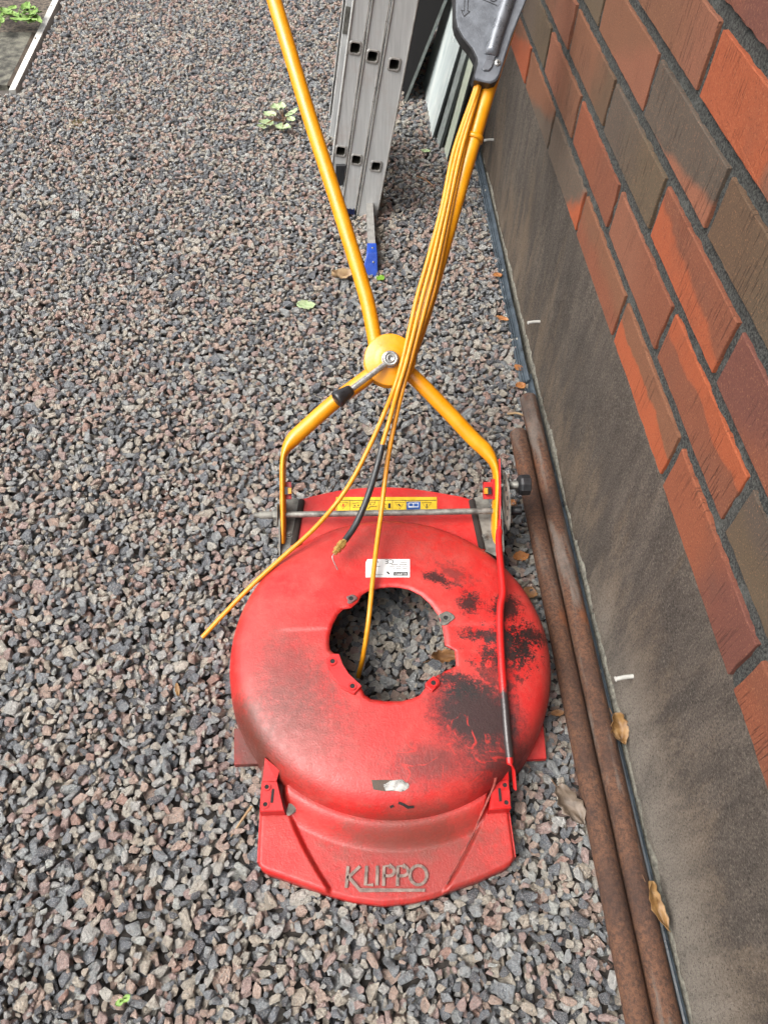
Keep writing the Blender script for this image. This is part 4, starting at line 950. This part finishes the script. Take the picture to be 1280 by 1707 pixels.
# ==================================================================== SHEETS LEANING ON THE WALL
def leaning(px, py, ynear, ylen, hgt, th, slope, mats, label, name='laminate_sheet', ln=None):
    q = gz(px, py, .0); x0 = q[0]; y0 = ynear if ynear else q[1]; t = thing(name, (x0, y0, 0), label, 'panel', 'sheets leaning against the wall')
    s_ = np.array([slope, 0, 1.]); s_ /= np.linalg.norm(s_); nrm = np.array([s_[2], 0, -s_[0]])
    P0 = np.array([x0, y0, -.004]); A = [P0, P0+np.array([0, ylen, 0])+s_*(.0), P0+np.array([0, ylen, 0])+s_*hgt, P0+s_*hgt]
    b = MB(); b.add(A+[p_+nrm*th for p_ in A], [(0, 3, 2, 1), (4, 5, 6, 7), (0, 4, 7, 3), (3, 7, 6, 2), (1, 2, 6, 5), (0, 1, 5, 4)], 0)
    for i in range(1, 6): b.mi[i] = 1
    o = b.build('sheet', mats, t); return o
leaning(718, 236, None, .40, .46, .008, .215, [M_PW, M_PE], 'white streaked sheet leaning at the front of the stack by the wall')
leaning(728, 249, 2.375, .45, .62, .010, .20, [M_PEG, M_PE], 'grey edged sheet leaning directly behind the white streaked one')
leaning(740, 262, 2.300, .50, .58, .006, .17, [M_PG, M_PE], 'pale green sheet leaning between the grey sheets, nearest edge on the gravel')
leaning(750, 262, 2.330, .50, .50, .006, .15, [M_PEG, M_PE], 'grey sheet leaning behind the pale green one')
leaning(762, 262, 2.36, .50, .48, .006, .12, [M_PEG, M_PEG], 'last grey sheet of the leaning stack, closest to the wall')
leaning(668, 158, 2.70, .55, .80, .010, .36, [M_SHADEB, M_PEG], 'dark board, blackened for deep shade, with a pale edge leaning beside the ladder', 'leaning_board')

# ==================================================================== LEAVES AND SMALL PLANTS
def m_leaf(name, c1, c2, rough=.6):
    a = NM(name, rough=rough); n = a.noise(60, 5, .7)
    c = a.mix(a.ramp(n, .35, .65), c1, c2); c = a.mix(a.ramp(a.noise(240, 4), .62, .72, 0, .6), c, tuple(v*.3 for v in c1[:3])+(1,))
    return a.out(c, None, a.bump(n, .0012))
ML = {'orange': m_leaf('orange_leaf', L(160, 100, 50), L(186, 128, 74)), 'tan': m_leaf('tan_leaf', L(146, 116, 84), L(176, 148, 108)), 'brown': m_leaf('brown_leaf', L(110, 74, 42), L(146, 104, 62)), 'greybrown': m_leaf('grey_brown_leaf', L(92, 78, 64), L(120, 104, 88)),
      'gold': m_leaf('golden_leaf', L(122, 86, 42), L(150, 114, 66)), 'green': m_leaf('fresh_leaf', L(104, 152, 34), L(140, 184, 56)), 'pale': m_leaf('pale_green_leaf', L(150, 176, 124), L(196, 210, 164)), 'weed': m_leaf('weed_green', L(104, 146, 56), L(150, 184, 92))}
def leafgeo(mb, c, ln, wd, ang, tilt, curl, seed, crump=.0):
    r = random.Random(seed); nu, nv = 9, 6; V = []; Rz = Matrix.Rotation(ang, 3, 'Z') @ Matrix.Rotation(tilt, 3, 'Y')
    for i in range(nu+1):
        t = i/nu; hw_ = wd/2*math.sin(math.pi*min(1, t*.94+.06))**.8*(1+.13*((i % 2)*2-1)*(0 < i < nu))
        for k in range(nv+1):
            s_ = k/nv*2-1; x = ln*(t-.5); y = hw_*s_; z = curl*(s_*s_)*wd+curl*.6*ln*(2*t-1)**2*.5+crump*ln*mnoise.noise((t*4+seed, s_*2.3, seed*.37))
            q = Rz @ Vector((x, y, z)); V.append((c[0]+q.x, c[1]+q.y, c[2]+q.z))
    mb.add(V, [(i*(nv+1)+k, (i+1)*(nv+1)+k, (i+1)*(nv+1)+k+1, i*(nv+1)+k+1) for i in range(nu) for k in range(nv)], 0, True)
def leaf(px, py, lpx, wpx, adeg, kind, label, tilt=.1, curl=.12, crump=.10, zoff=.006, on=None, nm='fallen_leaf', group='fallen leaves'):
    q = gz(px, py, .008) if on is None else on; dep = -(RM.T@(q-CAM))[2]; s_ = dep/F
    z = (ghm(q[0], q[1]) if on is None else q[2])+zoff; b = MB(); mm = thing(nm, (q[0], q[1], z), label, 'leaf', group)
    leafgeo(b, (q[0], q[1], z), lpx*s_*1.15, wpx*s_*1.15, math.radians(adeg), tilt, curl, int(px*7+py), crump); o = b.build('blade', ML[kind], mm)
    md_ = o.modifiers.new('t', 'SOLIDIFY'); md_.thickness = .0004
    b = MB(); a_ = math.radians(adeg); dx_ = np.array([math.cos(a_), math.sin(a_), 0]); e = np.array([q[0], q[1], z])-dx_*lpx*s_*.55
    b.tube([e+np.array([0, 0, .001]), e-dx_*lpx*s_*.14+np.array([0, 0, .001]), e-dx_*lpx*s_*.28+np.array([.001, 0, -.001])], .0006, 5); b.build('stalk', ML['brown'], mm)
    return mm
leaf(867, 931, 27, 17, 20, 'orange', 'orange-brown dry leaf on gravel between the mower bracket and the pipe', .2, .15)
leaf(880, 993, 20, 24, 70, 'brown', 'brown leaf tucked beside the right rim of the deck')
leaf(927, 1192, 22, 10, 5, 'brown', 'small flat brown leaf between the deck rim and the pipe, level with the soot')
leaf(863, 618, 14, 12, -30, 'orange', 'small orange leaf beside the black trim, upper of two')
leaf(866, 648, 16, 14, 20, 'orange', 'small orange leaf beside the black trim just above the pipe end')
leaf(836, 536, 18, 9, -25, 'orange', 'slender orange leaf lying on gravel left of the trim strip')
leaf(828, 465, 14, 11, 10, 'orange', 'tiny orange leaf farthest up the trim strip')
leaf(868, 744, 30, 14, 60, 'brown', 'ragged brown leaf scrap left of the shorter pipe')
leaf(852, 842, 12, 12, 60, 'orange', 'orange leaf scrap touching the pipe below the black knob')
leaf(946, 1348, 62, 34, -62, 'greybrown', 'large crumpled grey-brown leaf on gravel left of the pipes', .05, .16, .16, .010)
leaf(1029, 1214, 44, 26, -80, 'gold', 'crumpled golden leaf caught between pipe and plinth', .4, .25, .28, .0, gz(1029, 1214, .040))
leaf(1091, 1508, 66, 18, -76, 'gold', 'long curled tan leaf stuck behind the pipe near the plinth foot', .3, .4, .15, .0, gz(1092, 1508, .040))
leaf(737, 1106, 42, 20, 10, 'brown', 'folded brown leaf on gravel inside the deck opening', .25, .35, .12, .014)
leaf(929, 1083, 16, 12, 40, 'brown', 'brown leaf flake between deck rim and pipe', .1)
leaf(572, 468, 34, 22, 10, 'tan', 'curled tan leaf behind the left handle tube by the blue shoe', .1, .3, .15, .010)
leaf(634, 468, 14, 12, 50, 'green', 'small green leaf beside the blue ladder shoe')
leaf(511, 515, 28, 20, 10, 'pale', 'single pale green leaf lying alone on the open gravel', .15, .1)
leaf(709, 257, 14, 10, 0, 'pale', 'tiny pale leaf in front of the leaning sheets')
leaf(297, 1152, 20, 7, -80, 'gold', 'narrow yellow-green leaf standing in gravel left of the deck', .5, .1)
leaf(1005, 1400, 10, 8, 30, 'brown', 'little brown flake on gravel beside the pipes, near the front')
def plant(name, px, py, leaves, kind, label, cat='plant'):
    q = gz(px, py, .01); z = ghm(q[0], q[1]); t = thing(name, (q[0], q[1], z), label, cat); s_ = -(RM.T@(q-CAM))[2]/F
    for i, (dx_, dy_, ln, wd, ang) in enumerate(leaves):
        e = gz(px+dx_, py+dy_, .02); b = MB(); h = z+.014+.004*(i % 3)
        leafgeo(b, (e[0], e[1], h), ln*s_*1.2, wd*s_*1.2, math.radians(ang), random.uniform(-.35, .35), .12, i*13+int(px), .06); b.build('leaf', ML[kind], t)
        b = MB(); b.tube([(q[0], q[1], z), ((q[0]+e[0])/2, (q[1]+e[1])/2, h+.004), (e[0], e[1], h)], .0009, 5); b.build('stem', ML['brown'] if kind == 'pale' else ML[kind], t)
plant('wilted_plant', 474, 204, [(-30, 6, 22, 17, 200), (-24, -6, 20, 16, 150), (-13, -16, 22, 15, 110), (-2, 14, 20, 22, 260), (12, 2, 14, 12, 300), (14, -8, 22, 10, 30), (-38, 12, 14, 12, 200), (-5, -20, 16, 14, 90)], 'pale', 'wilted pale green leafy sprig lying on gravel left of the yellow handle')
plant('seedling', 208, 1668, [(-6, 4, 13, 9, 200), (7, -3, 12, 9, 40)], 'weed', 'tiny bright green seedling in the gravel at the lower left')
wl = []
rw = random.Random(21)
plant('weed_clump', 32, 40, [(rw.uniform(-42, 34), rw.uniform(-16, 14), rw.uniform(16, 30), rw.uniform(8, 13), rw.uniform(0, 360)) for _ in range(26)], 'weed', 'bright green low weeds behind the white edging board')
# moss tuft
b = MB(); q = gz(134, 204, .01); rt = random.Random(2)
for i in range(420):
    a_, r_ = rt.uniform(0, 6.28), math.sqrt(rt.random()); x, y = q[0]+math.cos(a_)*r_*.034, q[1]+math.sin(a_)*r_*.026; z = ghm(x, y)-.002; h = rt.uniform(.006, .014)*(1.2-r_)
    b.add([(x-.0012, y, z), (x+.0012, y, z), (x+rt.uniform(-.005, .005), y+rt.uniform(-.005, .005), z+h)], [(0, 1, 2)])
o = b.build('moss', plain('dry_moss', L(140, 122, 74), .95), None); tag(o, 'round tuft of dry yellow-brown moss on the open gravel at left', 'moss')
# stone resting on the deck
q = gz(485, 1347, .045); so = bpy.data.objects.new('pebble', stones.objects[3].data.copy()); scene.collection.objects.link(so); so.location = (q[0], q[1], .0425); so.scale = (.0105, .0100, .0085); so.rotation_euler = (.1, .1, 1.2)
so.data.materials[0] = plain('grey_stone', L(150, 146, 136), .8, scale=160, var=.3, bump=.001)
tag(so, 'small grey triangular stone resting on the front of the red deck', 'stone')
# twigs
for i, (x0_, y0_, x1_, y1_, lab) in enumerate([(885, 805, 912, 850, 0), (690, 292, 722, 310, 'thin dark twig on gravel between the ladder foot and handle'), (385, 1395, 420, 1345, 'fine straw stalk on gravel left of the deck front'), (845, 690, 875, 694, 'short pale twig beside the end of the pipe')]):
    if lab == 0: continue
    p0_, p1_ = gz(x0_, y0_, .012), gz(x1_, y1_, .012); b = MB(); mid = (p0_+p1_)/2+np.array([.002, .003, .003]); t = thing('twig', p0_, lab, 'twig')
    b.tube(spline([p0_, mid, p1_], 5), [.0012+.0002*k for k in range(11)] if i < 3 else .0028, 6); b.build('stalk', ML['brown'] if i == 1 else ML['tan'], t)
